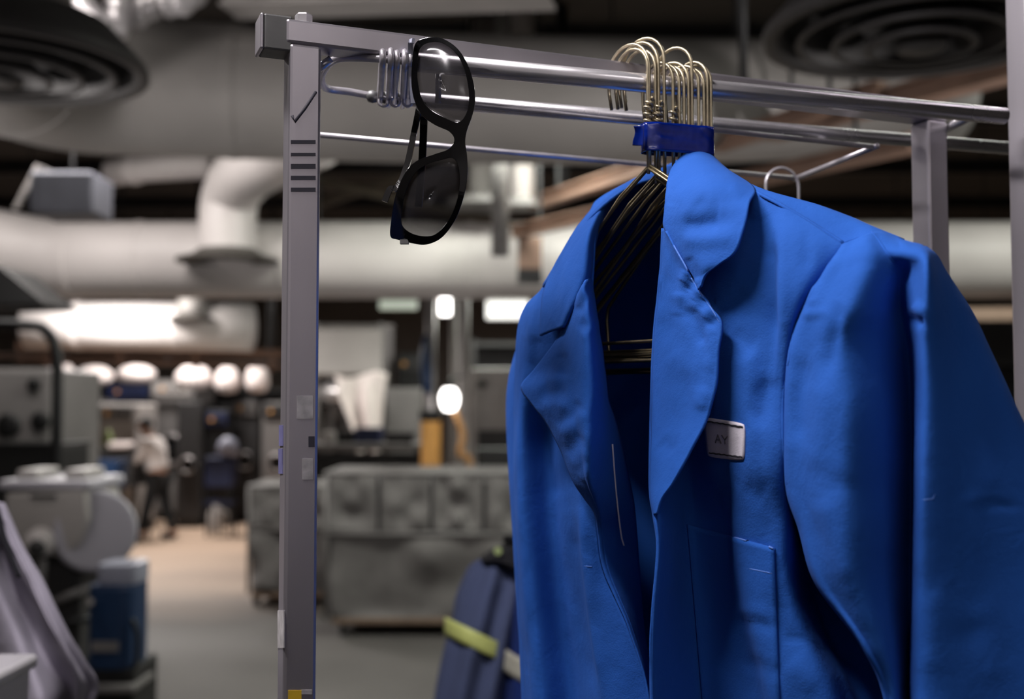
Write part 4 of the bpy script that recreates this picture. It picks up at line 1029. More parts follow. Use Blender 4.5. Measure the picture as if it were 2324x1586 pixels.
# stripes, dark marks and stickers on the front of the post
def on_post(px0, px1, py0, py1, thick=0.0006, name='stripe', m=M_SLOT, tilt=0.0, side=False):
    """thin plate lying on the post's front (or end) face"""
    nrm = -NA if not side else -DA
    tang = DA if not side else NA
    fc = along(0, 0) + nrm * (T / 2)
    def hit(px, py):
        o = Vector((0, 0, CAM_H)); d = P(px, py, 1.0) - o
        t = (fc - o).dot(nrm) / d.dot(nrm); return o + d * t
    vs = [hit(px0, py0 + tilt), hit(px1, py0), hit(px1, py1), hit(px0, py1 + tilt)]
    vs2 = [v + nrm * thick for v in vs]; vs = [v - nrm * 0.0003 for v in vs]
    return obj(name, MB().add(vs + vs2, [(0, 1, 2, 3), (7, 6, 5, 4), (0, 4, 5, 1), (1, 5, 6, 2), (2, 6, 7, 3), (3, 7, 4, 0)]), m, pp)
for y0, y1 in ((318, 326), (347, 354), (372, 383), (399, 408), (426, 435)): on_post(660, 716, y0, y1)
nrm = -NA; fc = along(0, 0) + nrm * (T / 2)
def hitp(px, py):
    o = Vector((0, 0, CAM_H)); d = P(px, py, 1.0) - o
    return o + d * ((fc - o).dot(nrm) / d.dot(nrm))
obj('ink_mark', MB().tube([hitp(663, 262), hitp(669, 276), hitp(692, 246), hitp(717, 208)], 0.0011, 8), M_SLOT, pp, smooth=True)  # dark stroke painted in for the rod's shadow on the post
on_post(654, 684, 1566, 1586, 0.0005, 'sticker', M_YEL)
on_post(684, 708, 1565, 1575, 0.0005, 'sticker', M_RESIDUE)
on_post(674, 710, 898, 950, 0.0004, 'tape_residue', M_RESIDUE)
on_post(686, 710, 1040, 1088, 0.0004, 'tape_residue', M_RESIDUE)
on_post(631, 645, 1385, 1470, 0.0004, 'tape_residue', M_RESIDUE, side=True)
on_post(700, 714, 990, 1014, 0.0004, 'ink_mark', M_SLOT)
on_post(634, 643, 965, 1012, 0.0004, 'paint_mark', M_VIOLET, side=True)  # violet patches on the end face of the post
on_post(633, 642, 1018, 1075, 0.0004, 'paint_mark', M_VIOLET, side=True)

# hanging rail: two round bars at one height joined by a bent end
BD = R(17.3)
DB = Vector((math.cos(BD), math.sin(BD), 0)); NB = Vector((-math.sin(BD), math.cos(BD), 0))
b0 = P(1100, 155, 0.82)
ZB = b0.z
def alongB(s, across=0.0): return b0 + DB * s + NB * across
def s_at(px, across=0.0):
    a = (px - IMG_W / 2) / F; q = b0 + NB * across
    return (a * q.y - q.x) / (DB.x - a * DB.y)
WC = 0.098
post3 = alongB(s_at(2292), 0.0); post3 = alongB(s_at(2292) + 0.036, 0.012)
obj('post', sq((post3.x, post3.y, 0), (post3.x, post3.y, ZB + 0.6), 0.024), M_ALU, rack, bevel=0.0022)
obj('hanging_bar', MB().cyl(alongB(s_at(925)), alongB(s_at(2292)), 0.0070, 20), M_CHROME, rack, smooth=True)
obj('hanging_bar', MB().cyl(alongB(s_at(930, WC), WC), alongB(s_at(2330, WC), WC), 0.0060, 20), M_CHROME, rack, smooth=True)
loop = [alongB(s_at(940), 0), alongB(s_at(860), 0.0), P(790, 131, 0.807), P(762, 135, 0.812), P(742, 150, 0.825), P(730, 172, 0.845), P(732, 192, 0.865), P(748, 203, 0.88), P(790, 208, 0.888), alongB(s_at(850, WC), WC), alongB(s_at(940, WC), WC)]
obj('end_loop', MB().tube(catmull(loop, 8), 0.0029, 12), M_GALV, rack, smooth=True)
obj('loop_tie', MB().cyl(P(752, 134, 0.80), P(716, 160, 0.80), 0.0030, 10), M_CHROME, rack, smooth=True)
obj('cross_strut', MB().cyl(alongB(s_at(2230), 0.006), alongB(s_at(2100, WC), WC), 0.0040, 12), M_CHROME, rack, smooth=True)
# wire windings binding the two bars at the left end
for k, px in enumerate((864, 881, 897, 913, 928)):
    c1 = alongB(s_at(px + 2 * (k % 2))); c2 = alongB(s_at(px - 6 + 3 * (k % 2), WC), WC)
    t = (c2 - c1).normalized(); up = t.cross(DB).normalized()
    if up.z < 0: up = -up
    r_ = 0.0052 + 0.0012 * (k % 2)
    pts = arc(c1, r_, R(90), R(270), t, up, 8)
    pts = [c1 - t * (r_ * math.sin(a)) + up * (r_ * math.cos(a)) for a in [math.pi * i / 8 for i in range(9)]]
    pts += [c2 + t * (r_ * math.sin(a)) - up * (r_ * math.cos(a)) for a in [math.pi * i / 8 for i in range(9)]]
    obj('binding_wire', MB().tube(pts, 0.0023, 8, closed=True), M_GALV, rack, smooth=True)
for k, px in enumerate((842, 874, 906)):
    c = alongB(s_at(px, WC), WC)
    obj('stop_ball', MB().lathe([(0.0001, -0.0052), (0.0036, -0.004), (0.0054, 0), (0.0036, 0.004), (0.0001, 0.0052)], c + Vector((0, -0.002, -0.001)), n=14), M_DKBRACKET, rack, smooth=True)
for k, px in enumerate((871, 897, 925)):
    c = P(px, 231, 0.875)
    obj('wire_ring', MB().tube(arc(c, 0.0036, 0, 2 * math.pi, (1, 0, 0), (0, 0, 1), 14)[:-1], 0.0011, 8, closed=True), M_GALV, rack, smooth=True)
# far empty hanger on the cross rail
TH = R(48.0)
U = Vector((math.cos(TH), -math.sin(TH), 0)); NJ = Vector((-math.sin(TH), -math.cos(TH), 0))
UP = Vector((0, 0, 1))
def hanger_paths(base, u, d_hook, h_hook, hw=0.2, drop=0.1, low=0.135, tipdrop=0.026, neck=0.0):
    """base: bottom of the neck. Returns the hook and the frame as point lists"""
    b = Vector(base)
    top = b + UP * h_hook
    cen = top - u * (d_hook / 2)
    hook = [b + UP * 0.0, b + UP * (h_hook * 0.5), b + UP * (h_hook * 0.8)] + [cen + u * (d_hook / 2 * math.cos(a)) + UP * (d_hook / 2 * math.sin(a)) for a in [math.pi * i / 12 for i in range(13)]] + [cen - u * (d_hook / 2 * 0.98) - UP * tipdrop * 0.5, cen - u * (d_hook / 2 * 0.86) - UP * tipdrop]
    fr = [(0, 0.004), (0.012, -0.004), (0.03, -0.016), (hw * 0.9, -drop), (hw * 0.985, -drop - 0.010), (hw, -drop - 0.02), (hw * 0.98, -low + 0.004), (hw * 0.93, -low), (0, -low), (-hw * 0.93, -low), (-hw * 0.98, -low + 0.004), (-hw, -drop - 0.02), (-hw * 0.985, -drop - 0.010), (-hw * 0.9, -drop), (-0.03, -0.016), (-0.012, -0.004)]
    frame = [b + u * x + UP * z for x, z in fr]
    return hook, frame
def make_hanger(base, u, d_hook, h_hook, label, group, m, frame=True, twist=True,  m2=None, **k):
    e = empty('wire_hanger', base, label, 'hanger', group)
    hook, fr = hanger_paths(base, u, d_hook, h_hook, **k)
    obj('hook', MB().tube(hook, 0.00135, 8), m, e, smooth=True)
    if frame: obj('frame', MB().tube(fr, 0.00135, 8, closed=True), m2 or m, e, smooth=True)
    if twist:
        b = Vector(base); pts = []
        for i in range(41):
            t = i / 40; a = t * 2 * math.pi * 4
            pts.append(b + UP * (h_hook * (0.40 + 0.5 * (d_hook % 0.003) / 0.03) + 0.020 * t) + u * (0.0026 * math.cos(a)) + u.cross(UP) * (0.0026 * math.sin(a)))
        obj('twisted_neck', MB().tube(pts, 0.0012, 6), m, e, smooth=True)
    return e
q = P(1952, 470, 1.085)
make_hanger(along(LEN - 0.045, zE - 0.044, 0.128) , Vector((0.95, 0.3, 0)).normalized(), 0.036, 0.033, 'empty wire hanger hooked on the thin cross rail behind the jacket', None, M_GALV, twist=False, hw=0.16, drop=0.08, low=0.11)

# the bundle on the near bar
HANG = [  # stem px, hook top py, hook diameter, turn
    (1462, 88, 0.0415, 0), (1459, 101, 0.034, 2), (1483, 84, 0.041, 1), (1496, 75, 0.040, -3), (1476, 104, 0.034, 4),
    (1559, 99, 0.034, -4), (1516, 133, 0.032, 3), (1530, 137, 0.034, 5), (1551, 133, 0.034, -2), (1594, 133, 0.030, -3), (1602, 140, 0.032, 0), (1541, 143, 0.03, 6), (1574, 142, 0.031, -5), (1586, 147, 0.031, 3)]
ORD = ['first', 'second', 'third', 'fourth', 'fifth', 'sixth', 'seventh', 'eighth', 'ninth', 'tenth', 'eleventh', 'twelfth', 'thirteenth', 'last']
rank = {k: i for i, k in enumerate(sorted(range(len(HANG)), key=lambda q: HANG[q][0]))}
for k, (px, ty, dh, turn) in enumerate(HANG):
    s = s_at(px); st = alongB(s, -0.0125)
    u = Vector((math.cos(TH + R(turn)), -math.sin(TH + R(turn)), 0))
    ztop = P(px, ty, st.y).z
    squeeze = 1.0
    zneck = PZ(396 + (k % 5) * 7, 0.86)
    base = Vector((st.x, st.y, zneck))
    make_hanger(base, u, dh, ztop - zneck - dh / 2, ORD[rank[k]] + ' gilt wire hanger in the taped bundle, counted from the sunglasses', 'wire hangers bundled by blue tape', M_BRASS, twist=(k in (0, 1, 2, 4, 6)), m2=M_DARKWIRE, hw=0.120 + 0.005 * ((k * 3) % 5 - 2), drop=0.085, low=0.128 + 0.004 * ((k * 7) % 4))
# tape round the necks
e = empty('tape_band', P(1520, 345, 0.86), 'blue vinyl tape wound round the necks of the wire hangers', 'tape')
sa, sb = s_at(1446), s_at(1604)
def tape_ring(grow, z, n=64, seed=0.0):
    ring = []
    L = sb - sa; hw = 0.0075 + grow
    for i in range(n):
        a = 2 * math.pi * i / n; ca, sa_ = math.cos(a), math.sin(a)
        x = math.copysign(abs(ca) ** 0.28, ca) * (L / 2 + grow); y = math.copysign(abs(sa_) ** 0.5, sa_) * hw
        c = alongB((sa + sb) / 2, -0.0125)
        p = Vector((c.x, c.y, z)) + DB * x + NB * y
        h = noise.noise(Vector((p.x * 160, p.z * 220, seed))) * 0.0011 + noise.noise(Vector((p.x * 60, p.z * 500, seed + 3))) * 0.0007
        ring.append(p - NB * h * (1 if sa_ < 0 else -1))
    return ring
zt0, zt1 = PZ(281, 0.845), PZ(346, 0.845)
G = [tape_ring(0.0, zt0 + (zt1 - zt0) * i / 10, 96) for i in range(11)]
obj('winding', MB().grid(G, True), M_TAPE, e, smooth=True, solid=0.0006)
ta_ = alongB(sa, -0.021)
fl = [[P(1462 - 4 * v, 284 + 58 * v * 0.8, ta_.y - 0.0005), P(1452 - 6 * v, 285 + 46 * v, ta_.y + 0.006 * v), P(1438 + 3 * math.sin(v * 5), 286 + 44 * v, ta_.y + 0.002 + 0.008 * v)] for v in (0, .25, .5, .75, 1)]
obj('loose_end', MB().grid(surf(fl, 5, 4)), M_TAPE, e, smooth=True, solid=0.0004)
# ================================================================== the blue jacket
Z0J = 0.832
X0J = (1500 - IMG_W / 2) / F * Z0J
CJ, SJ = math.cos(TH), math.sin(TH)
def zpl(px):
    a = (px - IMG_W / 2) / F
    t = (Z0J * a - X0J) / (CJ + a * SJ)
    return Z0J - t * SJ
def Q(px, py, dn): return P(px, py, zpl(px) - dn * 0.01)
jk = empty('work_jacket', P(1500, 2350, 0.86), 'bright blue cotton work jacket with open lapels on the wire hangers', 'jacket')
PANELS = {}
def panel(name, rows, nu, nv, closed=False, wr=(0.0012, 22), seed=1.0, parent=jk, thick=0.0016, label=None, m=M_BLUE, folds=()):
    G = surf([[Q(*p) for p in r] for r in rows], nu, nv, closed)
    if wr[0]: wrinkle(G, wr[0], wr[1], seed, NJ, (1, 1, 0.6))
    if folds: crease(G, folds)
    mb_ = MB().grid(G, closed)
    if closed:                                     # close the sleeve head where it meets the shoulder
        n0 = len(G[0]); c_ = sum(G[0], Vector((0, 0, 0))) / n0; mb_.v.append(c_)
        mb_.f += [(k, (k + 1) % n0, len(mb_.v) - 1) for k in range(n0)]
    o = obj(name, mb_, m, parent, smooth=True, solid=thick, solid_off=0.0, label=label)
    PANELS[name + str(len(PANELS))] = G
    return o, G
def crease(G, segs):
    """local folds: (polyline in pixels, width px, height cm towards the front)"""
    pre = []
    for poly, w, amp in segs:
        xs = [q[0] for q in poly]; ys = [q[1] for q in poly]
        L = [0.0]
        for a, b in zip(poly, poly[1:]): L.append(L[-1] + math.hypot(b[0] - a[0], b[1] - a[1]))
        pre.append((poly, w, amp, min(xs) - 3 * w, max(xs) + 3 * w, min(ys) - 3 * w, max(ys) + 3 * w, L))
    for r in G:
        for p in r:
            d = p - Vector((0, 0, CAM_H)); f = d.y * CP + d.z * SP; g = -d.y * SP + d.z * CP
            px, py = IMG_W / 2 + F * d.x / f, IMG_H / 2 - F * g / f
            h = 0.0
            for poly, w, amp, x0, x1, y0, y1, L in pre:
                if not (x0 < px < x1 and y0 < py < y1): continue
                best, bt = 1e9, 0
                for i in range(len(poly) - 1):
                    ax, ay = poly[i]; bx, by = poly[i + 1]; vx, vy = bx - ax, by - ay; ll = vx * vx + vy * vy
                    t = max(0, min(1, ((px - ax) * vx + (py - ay) * vy) / ll)); dd = math.hypot(px - ax - vx * t, py - ay - vy * t)
                    if dd < best: best, bt = dd, (L[i] + t * math.sqrt(ll)) / L[-1]
                h += 0.62 * amp * math.exp(-(best / (w * 1.25)) ** 2) * min(1.0, math.sin(math.pi * min(0.97, max(0.03, bt))) * 1.8)
            p += NJ * (h * 0.01)
    return G
def bvh_of(G, closed=False):
    mb = MB().grid(G, closed)
    return BVHTree.FromPolygons([tuple(v) for v in mb.v], mb.f)
def cast(bv, px, py, off=0.001):
    o = Vector((0, 0, CAM_H)); d = (P(px, py, 1.0) - o).normalized()
    h = bv.ray_cast(o, d)
    p = h[0] if h[0] is not None else o + d * (zpl(px) / d.y)
    return p - d * off

# back of the jacket with the yoke: row 0 is the shoulder seam, then over the top and down behind
back_rows = [
    [(1232, 652, 1.5), (1285, 570, 1), (1345, 490, 0), (1430, 425, -3), (1520, 400, -5), (1610, 390, -3.5), (1712, 436, 1.8), (1812, 492, 2.2), (1915, 556, 2.2), (1975, 540, 2.0), (2040, 562, 1.0)],
    [(1236, 648, -1), (1290, 563, -1.5), (1350, 482, -3), (1435, 415, -7), (1520, 385, -9), (1615, 380, -8), (1722, 433, -1.5), (1850, 466, -1.0), (1930, 494, -1.0), (1985, 519, -1.0), (2050, 545, -1.5)],
    [(1245, 690, -6), (1300, 620, -8), (1360, 560, -10), (1440, 520, -12), (1520, 500, -13), (1620, 500, -12), (1730, 520, -9), (1850, 540, -8), (1930, 560, -8), (1985, 575, -8), (2060, 600, -7)],
    [(1225, 900, -9), (1290, 900, -12), (1370, 900, -13), (1450, 900, -14), (1530, 900, -14.5), (1620, 900, -14), (1720, 900, -12), (1820, 900, -10), (1900, 900, -8), (1960, 900, -7), (2020, 900, -6)],
    [(1225, 1400, -9), (1300, 1400, -12), (1380, 1400, -13), (1460, 1400, -14), (1540, 1400, -14), (1640, 1400, -14), (1740, 1400, -12), (1840, 1400, -10), (1920, 1400, -8), (1990, 1400, -6), (2050, 1400, -4)],
    [(1225, 2350, -9), (1310, 2350, -12), (1400, 2350, -13), (1480, 2350, -14), (1560, 2350, -14), (1660, 2350, -14), (1760, 2350, -12), (1860, 2350, -10), (1940, 2350, -8), (2010, 2350, -6), (2080, 2350, -4)]]
for k in (2, 3, 4, 5):
    back_rows[k] = [(x, y, dn - (0 if q in (0, 10) else 4.0 if q in (1, 9) else 8.0) * (0.5 if k == 2 else 1)) for q, (x, y, dn) in enumerate(back_rows[k])]
_, GB = panel('back_panel', back_rows, 6, 10, wr=(0.0014, 16), seed=3)
BB = bvh_of(GB)

# front panel on the right of the opening
fr = [
    [(1560, 405, 1.0), (1610, 402, 1.2), (1660, 414, 1.5), (1712, 437, 1.9), (1765, 463, 2.1), (1812, 490, 2.2), (1870, 526, 2.3), (1917, 557, 2.3), (1960, 560, 1.0)],
    [(1530, 500, 2.5), (1590, 500, 2.0), (1650, 505, 1.6), (1705, 510, 1.7), (1755, 520, 2.4), (1800, 535, 3.0), (1850, 565, 2.8), (1885, 600, 2.6), (1940, 610, 1.0)],
    [(1510, 620, 3.2), (1580, 620, 1.0), (1650, 625, 0.4), (1705, 630, 0.9), (1756, 640, 1.6), (1775, 645, 2.8), (1815, 655, 3.0), (1848, 665, 2.4), (1920, 690, 0.5)],
    [(1498, 740, 3.6), (1570, 740, 0.4), (1640, 745, 0.2), (1705, 750, 0.9), (1757, 755, 1.2), (1772, 755, 2.6), (1792, 758, 2.8), (1806, 760, 2.2), (1880, 770, 0.0)],
    [(1488, 900, 4.2), (1560, 900, 0.6), (1630, 900, 0.4), (1690, 900, 1.6), (1735, 900, 1.6), (1760, 900, 1.9), (1775, 900, 2.1), (1786, 900, 2.0), (1860, 900, -1.0)],
    [(1482, 1050, 4.6), (1560, 1050, 0.6), (1630, 1050, 0.4), (1690, 1050, 1.3), (1735, 1050, 2.1), (1762, 1050, 2.3), (1780, 1050, 2.3), (1792, 1050, 1.8), (1870, 1050, -1.5)],
    [(1491, 1190, 5.0), (1565, 1190, 0.6), (1645, 1190, 0.2), (1700, 1190, 1.2), (1745, 1190, 2.0), (1780, 1195, 2.2), (1805, 1200, 1.6), (1830, 1205, 0.8), (1900, 1210, -2.5)],
    [(1488, 1320, 5.2), (1575, 1320, 0.8), (1662, 1320, 0.0), (1715, 1320, 1.0), (1768, 1320, 1.8), (1810, 1320, 1.7), (1845, 1320, 0.6), (1880, 1320, -0.5), (1960, 1320, -3)],
    [(1478, 1440, 5.2), (1585, 1440, 1.0), (1686, 1440, 0.0), (1735, 1440, 0.8), (1790, 1440, 1.6), (1840, 1440, 1.4), (1885, 1440, 0.2), (1930, 1440, -1.0), (2030, 1440, -3.5)],
    [(1482, 1586, 5.0), (1600, 1586, 1.0), (1720, 1586, 0.0), (1770, 1586, 0.8), (1830, 1586, 1.6), (1890, 1586, 1.5), (1945, 1586, 0.0), (2000, 1586, -1.5), (2100, 1586, -4)],
    [(1490, 1900, 4.5), (1620, 1900, 1.0), (1760, 1900, 0.0), (1820, 1900, 0.8), (1890, 1900, 1.6), (1950, 1900, 1.4), (2005, 1900, 0.0), (2060, 1900, -1.5), (2160, 1900, -4)],
    [(1500, 2380, 4), (1640, 2380, 1.0), (1790, 2380, 0.0), (1850, 2380, 0.8), (1930, 2380, 1.6), (1990, 2380, 1.4), (2050, 2380, 0.0), (2100, 2380, -1.5), (2200, 2380, -4)]]
def setrow(k, *dns):
    r = fr[k]
    for q, dn in enumerate(dns): r[q] = (r[q][0], r[q][1], dn) if not isinstance(dn, tuple) else dn
setrow(1, 2.5, 2.2, 2.2, 2.4, 3.0, 3.5, 3.4, 3.0)
setrow(2, 3.0, 3.0, 3.3, 3.6, 3.9, 4.6, 4.6, 3.6)
setrow(3, 2.8, 3.2, 3.7, 4.0, 3.9, 4.6, 4.6, 3.6)
setrow(4, 2.7, 2.8, 3.6, 4.3, 4.0, 4.1, 4.0, 3.5)
setrow(5, 4.3, 0.8, 2.6, 4.2, 4.4, 4.3, 4.0, 3.4)
setrow(6, 7.0, -0.4, 0.2, (1672, 1190, 3.0))
setrow(7, 7.5, -0.6, -0.4, (1690, 1320, 2.8))
setrow(8, 7.5, -0.6, -0.6, (1716, 1440, 2.6))
setrow(9, 7.0, -0.6, -0.6, (1752, 1586, 2.6))
setrow(10, 6.5, -0.4, -0.4, 1.4); setrow(11, 6.0, 0, 0, 1.2)
fr[6][4:] = [(1745, 1190, 3.4), (1784, 1195, 2.9), (1803, 1200, 1.0), (1822, 1205, -2.2), (1900, 1210, -6.5)]
fr[7][4:] = [(1760, 1320, 3.2), (1800, 1320, 1.9), (1824, 1320, -2.0), (1850, 1320, -5.2), (1960, 1320, -8)]
fr[8][4:] = [(1785, 1440, 2.8), (1832, 1440, 1.8), (1864, 1440, -2.0), (1895, 1440, -5), (2030, 1440, -8)]
fr[9][4:] = [(1826, 1586, 2.8), (1885, 1586, 2.0), (1925, 1586, -1.2), (1965, 1586, -4.5), (2100, 1586, -8)]
_, GF = panel('front_panel', fr, 10, 12, wr=(0.0020, 20), seed=11, folds=[
    ([(1758, 540), (1756, 640), (1764, 775)], 11, -0.40), ([(1776, 500), (1775, 640), (1774, 790)], 12, 0.35), ([(1728, 470), (1738, 530), (1742, 600)], 14, -0.28), ([(1716, 450), (1722, 500)], 10, 0.25),
    ([(1830, 520), (1828, 620)], 14, -0.22), ([(1690, 800), (1700, 850), (1730, 880)], 22, 0.25), ([(1745, 850), (1735, 930), (1700, 960)], 22, -0.35), ([(1660, 760), (1720, 790)], 20, -0.25),
    ([(1690, 1100), (1740, 1130)], 20, -0.2), ([(1670, 1405), (1720, 1412), (1765, 1428)], 11, -0.30), ([(1670, 1385), (1750, 1400)], 12, 0.18), ([(1690, 1500), (1730, 1512), (1768, 1530)], 13, -0.25),
    ([(1775, 1448), (1830, 1452), (1875, 1462)], 9, -0.22), ([(1780, 1200), (1800, 1280), (1820, 1400)], 16, 0.2), ([(1790, 1500), (1860, 1560)], 26, 0.3)])
BF = bvh_of(GF)

# sleeve nearer the camera: front columns then round the back
def sleeve_rows(fronts, backs): return [f + b for f, b in zip(fronts, backs)]
sf = [
    [(1912, 557, 2.5), (1940, 546, 2.5), (1972, 532, 2.0), (2000, 528, 0.8), (2030, 540, 0.5), (2050, 546, 0.5), (2070, 552, 0.5), (2088, 556, 0.3), (2104, 562, 0.0)],
    [(1896, 580, 2.9), (1928, 572, 3.3), (1970, 562, 3.1), (2010, 568, 2.4), (2045, 574, 2.4), (2075, 574, 2.6), (2098, 572, 2.2), (2112, 574, 1.6), (2126, 580, 0.3)],
    [(1876, 608, 2.9), (1912, 608, 3.9), (1965, 610, 3.7), (2012, 615, 2.0), (2050, 622, 0.6), (2084, 618, 2.0), (2106, 610, 2.9), (2124, 610, 2.2), (2146, 616, 0.0)],
    [(1822, 705, 2.7), (1868, 702, 4.3), (1932, 700, 4.6), (1990, 700, 2.4), (2046, 705, -1.2), (2086, 705, 2.0), (2110, 700, 2.7), (2150, 695, 1.4), (2198, 700, -1.4)],
    [(1793, 790, 2.5), (1836, 790, 4.2), (1908, 790, 4.6), (1982, 790, 2.2), (2062, 800, -1.6), (2088, 795, 1.8), (2114, 795, 2.3), (2175, 795, 1.0), (2240, 795, -1.6)],
    [(1783, 940, 2.3), (1830, 940, 4.2), (1912, 940, 5.2), (1990, 940, 2.6), (2068, 945, -2.0), (2084, 945, 1.8), (2116, 945, 2.3), (2205, 945, 1.2), (2305, 945, -1.8)],
    [(1786, 1100, 2.2), (1830, 1100, 4.2), (1912, 1100, 5.4), (1992, 1100, 2.4), (2068, 1100, -2.2), (2081, 1100, 1.8), (2116, 1100, 2.2), (2235, 1100, 1.4), (2375, 1100, -1.8)],
    [(1818, 1200, 2.8), (1850, 1200, 4.4), (1922, 1200, 5.4), (1996, 1200, 2.4), (2067, 1200, -2.2), (2080, 1200, 1.8), (2118, 1200, 2.0), (2250, 1200, 1.4), (2412, 1200, -1.8)],
    [(1853, 1320, 3.3), (1880, 1320, 4.4), (1940, 1320, 4.8), (2000, 1320, 2.0), (2066, 1320, -2.2), (2078, 1320, 1.8), (2120, 1320, 1.8), (2262, 1320, 1.4), (2450, 1320, -1.8)],
    [(1955, 1465, 3.2), (1970, 1465, 3.6), (2000, 1465, 3.2), (2030, 1465, 1.2), (2066, 1465, -2.0), (2076, 1465, 1.6), (2120, 1465, 1.8), (2275, 1465, 1.4), (2490, 1465, -1.8)],
    [(2012, 1600, 1.5), (2022, 1600, 2.0), (2036, 1600, 1.8), (2050, 1600, 0.0), (2066, 1600, -2.0), (2076, 1600, 1.6), (2124, 1600, 1.8), (2290, 1600, 1.4), (2530, 1600, -1.8)],
    [(2050, 1900, 0.5), (2056, 1900, 1.0), (2062, 1900, 1.0), (2068, 1900, 0), (2074, 1900, -0.5), (2090, 1900, 1.6), (2140, 1900, 1.8), (2310, 1900, 1.4), (2590, 1900, -1.8)],
    [(2090, 2300, 0.5), (2100, 2300, 1.2), (2110, 2300, 1.4), (2120, 2300, 1.2), (2130, 2300, 1.4), (2150, 2300, 1.8), (2200, 2300, 1.8), (2360, 2300, 1.4), (2610, 2300, -1.8)]]
sb_ = []
for k, r in enumerate(sf):
    g = min(1.0, k / 3.0)
    for q in range(9): r[q] = (r[q][0], r[q][1], r[q][2] + 1.5 * g)
    d6 = r[6][2]
    r[7] = (r[7][0], r[7][1], r[7][2] * (1 - g) + g * (d6 - 3.8)); r[8] = (r[8][0], r[8][1], r[8][2] * (1 - g) + g * (d6 - 8.0))
    x8, y8, d8 = r[8]; x0, y0, _ = r[0]
    sb_.append([(x8 - 10, y8 + 2, d8 - 3.5), ((x8 * 0.7 + x0 * 0.3), (y8 * 0.7 + y0 * 0.3) + 4, -7.0 - 3.5 * g), ((x8 * 0.35 + x0 * 0.65), (y8 * 0.35 + y0 * 0.65) + 6, -6.0 - 2 * g), (x0 + 25, y0 + 6, -2.5)])
_, GS = panel('sleeve', sleeve_rows(sf, sb_), 8, 12, closed=True, wr=(0.0018, 18), seed=21, folds=[
    ([(1806, 740), (1795, 820), (1792, 950), (1794, 1080)], 9, 0.28), ([(1905, 680), (1893, 770), (1872, 860)], 12, -0.42), ([(1830, 800), (1815, 900), (1812, 1010)], 16, -0.40), ([(1870, 850), (1862, 960), (1850, 1080)], 20, 0.35),
    ([(1850, 640), (1848, 700)], 12, 0.3), ([(1822, 716), (1880, 706)], 9, 0.24), ([(1920, 600), (1990, 596)], 14, -0.22), ([(1975, 538), (2005, 575), (2032, 602)], 8, -0.42), ([(1990, 530), (2030, 548), (2075, 556)], 8, 0.25), ([(2010, 545), (2050, 560)], 6, -0.2),
    ([(1950, 850), (1945, 1000), (1935, 1150)], 22, 0.25), ([(1990, 1000), (1998, 1150), (2002, 1300)], 20, -0.25), ([(1860, 1120), (1895, 1210), (1930, 1330)], 20, 0.3), ([(1880, 1090), (1960, 1115)], 20, -0.2),
    ([(2062, 716), (2080, 728), (2100, 736)], 9, -0.5), ([(2078, 690), (2095, 715)], 9, 0.5), ([(2190, 830), (2215, 930), (2245, 1040), (2262, 1130)], 18, 0.65), ([(2150, 900), (2170, 1050), (2180, 1180)], 22, -0.35),
    ([(2205, 1160), (2245, 1142), (2300, 1150)], 9, -0.55), ([(2195, 1138), (2240, 1122)], 10, 0.4), ([(2130, 1330), (2125, 1430), (2120, 1540)], 20, 0.35), ([(2160, 1460), (2240, 1420)], 24, -0.4), ([(2230, 1350), (2250, 1480), (2260, 1560)], 22, 0.4)])
BS = bvh_of(GS, True)

# front panel on the left of the opening
fl = [
    [(1238, 648, 1.0), (1268, 602, 1.5), (1300, 560, 1.8), (1328, 520, 1.6), (1352, 495, 1.0)],
    [(1186, 705, -2.0), (1215, 700, 1.0), (1258, 700, 2.0), (1300, 700, 2.2), (1345, 700, 2.0)],
    [(1172, 800, -3.0), (1195, 800, 0.2), (1245, 800, 0.8), (1303, 800, 1.6), (1362, 800, 2.0)],
    [(1166, 950, -4.0), (1184, 950, -0.5), (1240, 950, -1.0), (1305, 950, 1.2), (1375, 950, 2.2)],
    [(1168, 1100, -4.0), (1188, 1100, -0.5), (1250, 1100, -1.4), (1312, 1100, 1.0), (1352, 1100, 2.0)],
    [(1173, 1200, -4.0), (1196, 1200, -0.5), (1262, 1200, -1.6), (1320, 1200, 1.6), (1357, 1200, 1.8)],
    [(1179, 1300, -4.0), (1204, 1300, -0.5), (1272, 1300, -1.8), (1332, 1300, 1.6), (1372, 1300, 1.2)],
    [(1186, 1440, -4.0), (1215, 1440, -0.5), (1288, 1440, -2.0), (1348, 1440, 1.4), (1432, 1440, 0.8)],
    [(1193, 1590, -4.0), (1226, 1590, -0.5), (1305, 1590, -2.0), (1370, 1590, 1.4), (1475, 1590, 0.4)],
    [(1200, 1900, -4.0), (1240, 1900, -0.5), (1320, 1900, -2.0), (1390, 1900, 1.4), (1500, 1900, 0.4)],
    [(1205, 2380, -4.0), (1250, 2380, -0.5), (1330, 2380, -2.0), (1400, 2380, 1.4), (1510, 2380, 0.4)]]
for k in range(3, len(fl)):
    r = fl[k]; r[2] = (r[2][0], r[2][1], r[2][2] - 1.6)
_, GL = panel('front_panel', fl, 12, 12, wr=(0.0018, 20), seed=31, folds=[
    ([(1318, 1130), (1328, 1260), (1348, 1420), (1375, 1586)], 8, 0.6), ([(1300, 1150), (1308, 1290), (1325, 1430), (1350, 1586)], 14, -0.6), ([(1186, 880), (1182, 1050), (1190, 1300), (1200, 1500)], 9, 0.45), ([(1215, 760), (1205, 850)], 14, -0.4), ([(1225, 960), (1240, 1060), (1270, 1140)], 18, -0.5)])
BL = bvh_of(GL)
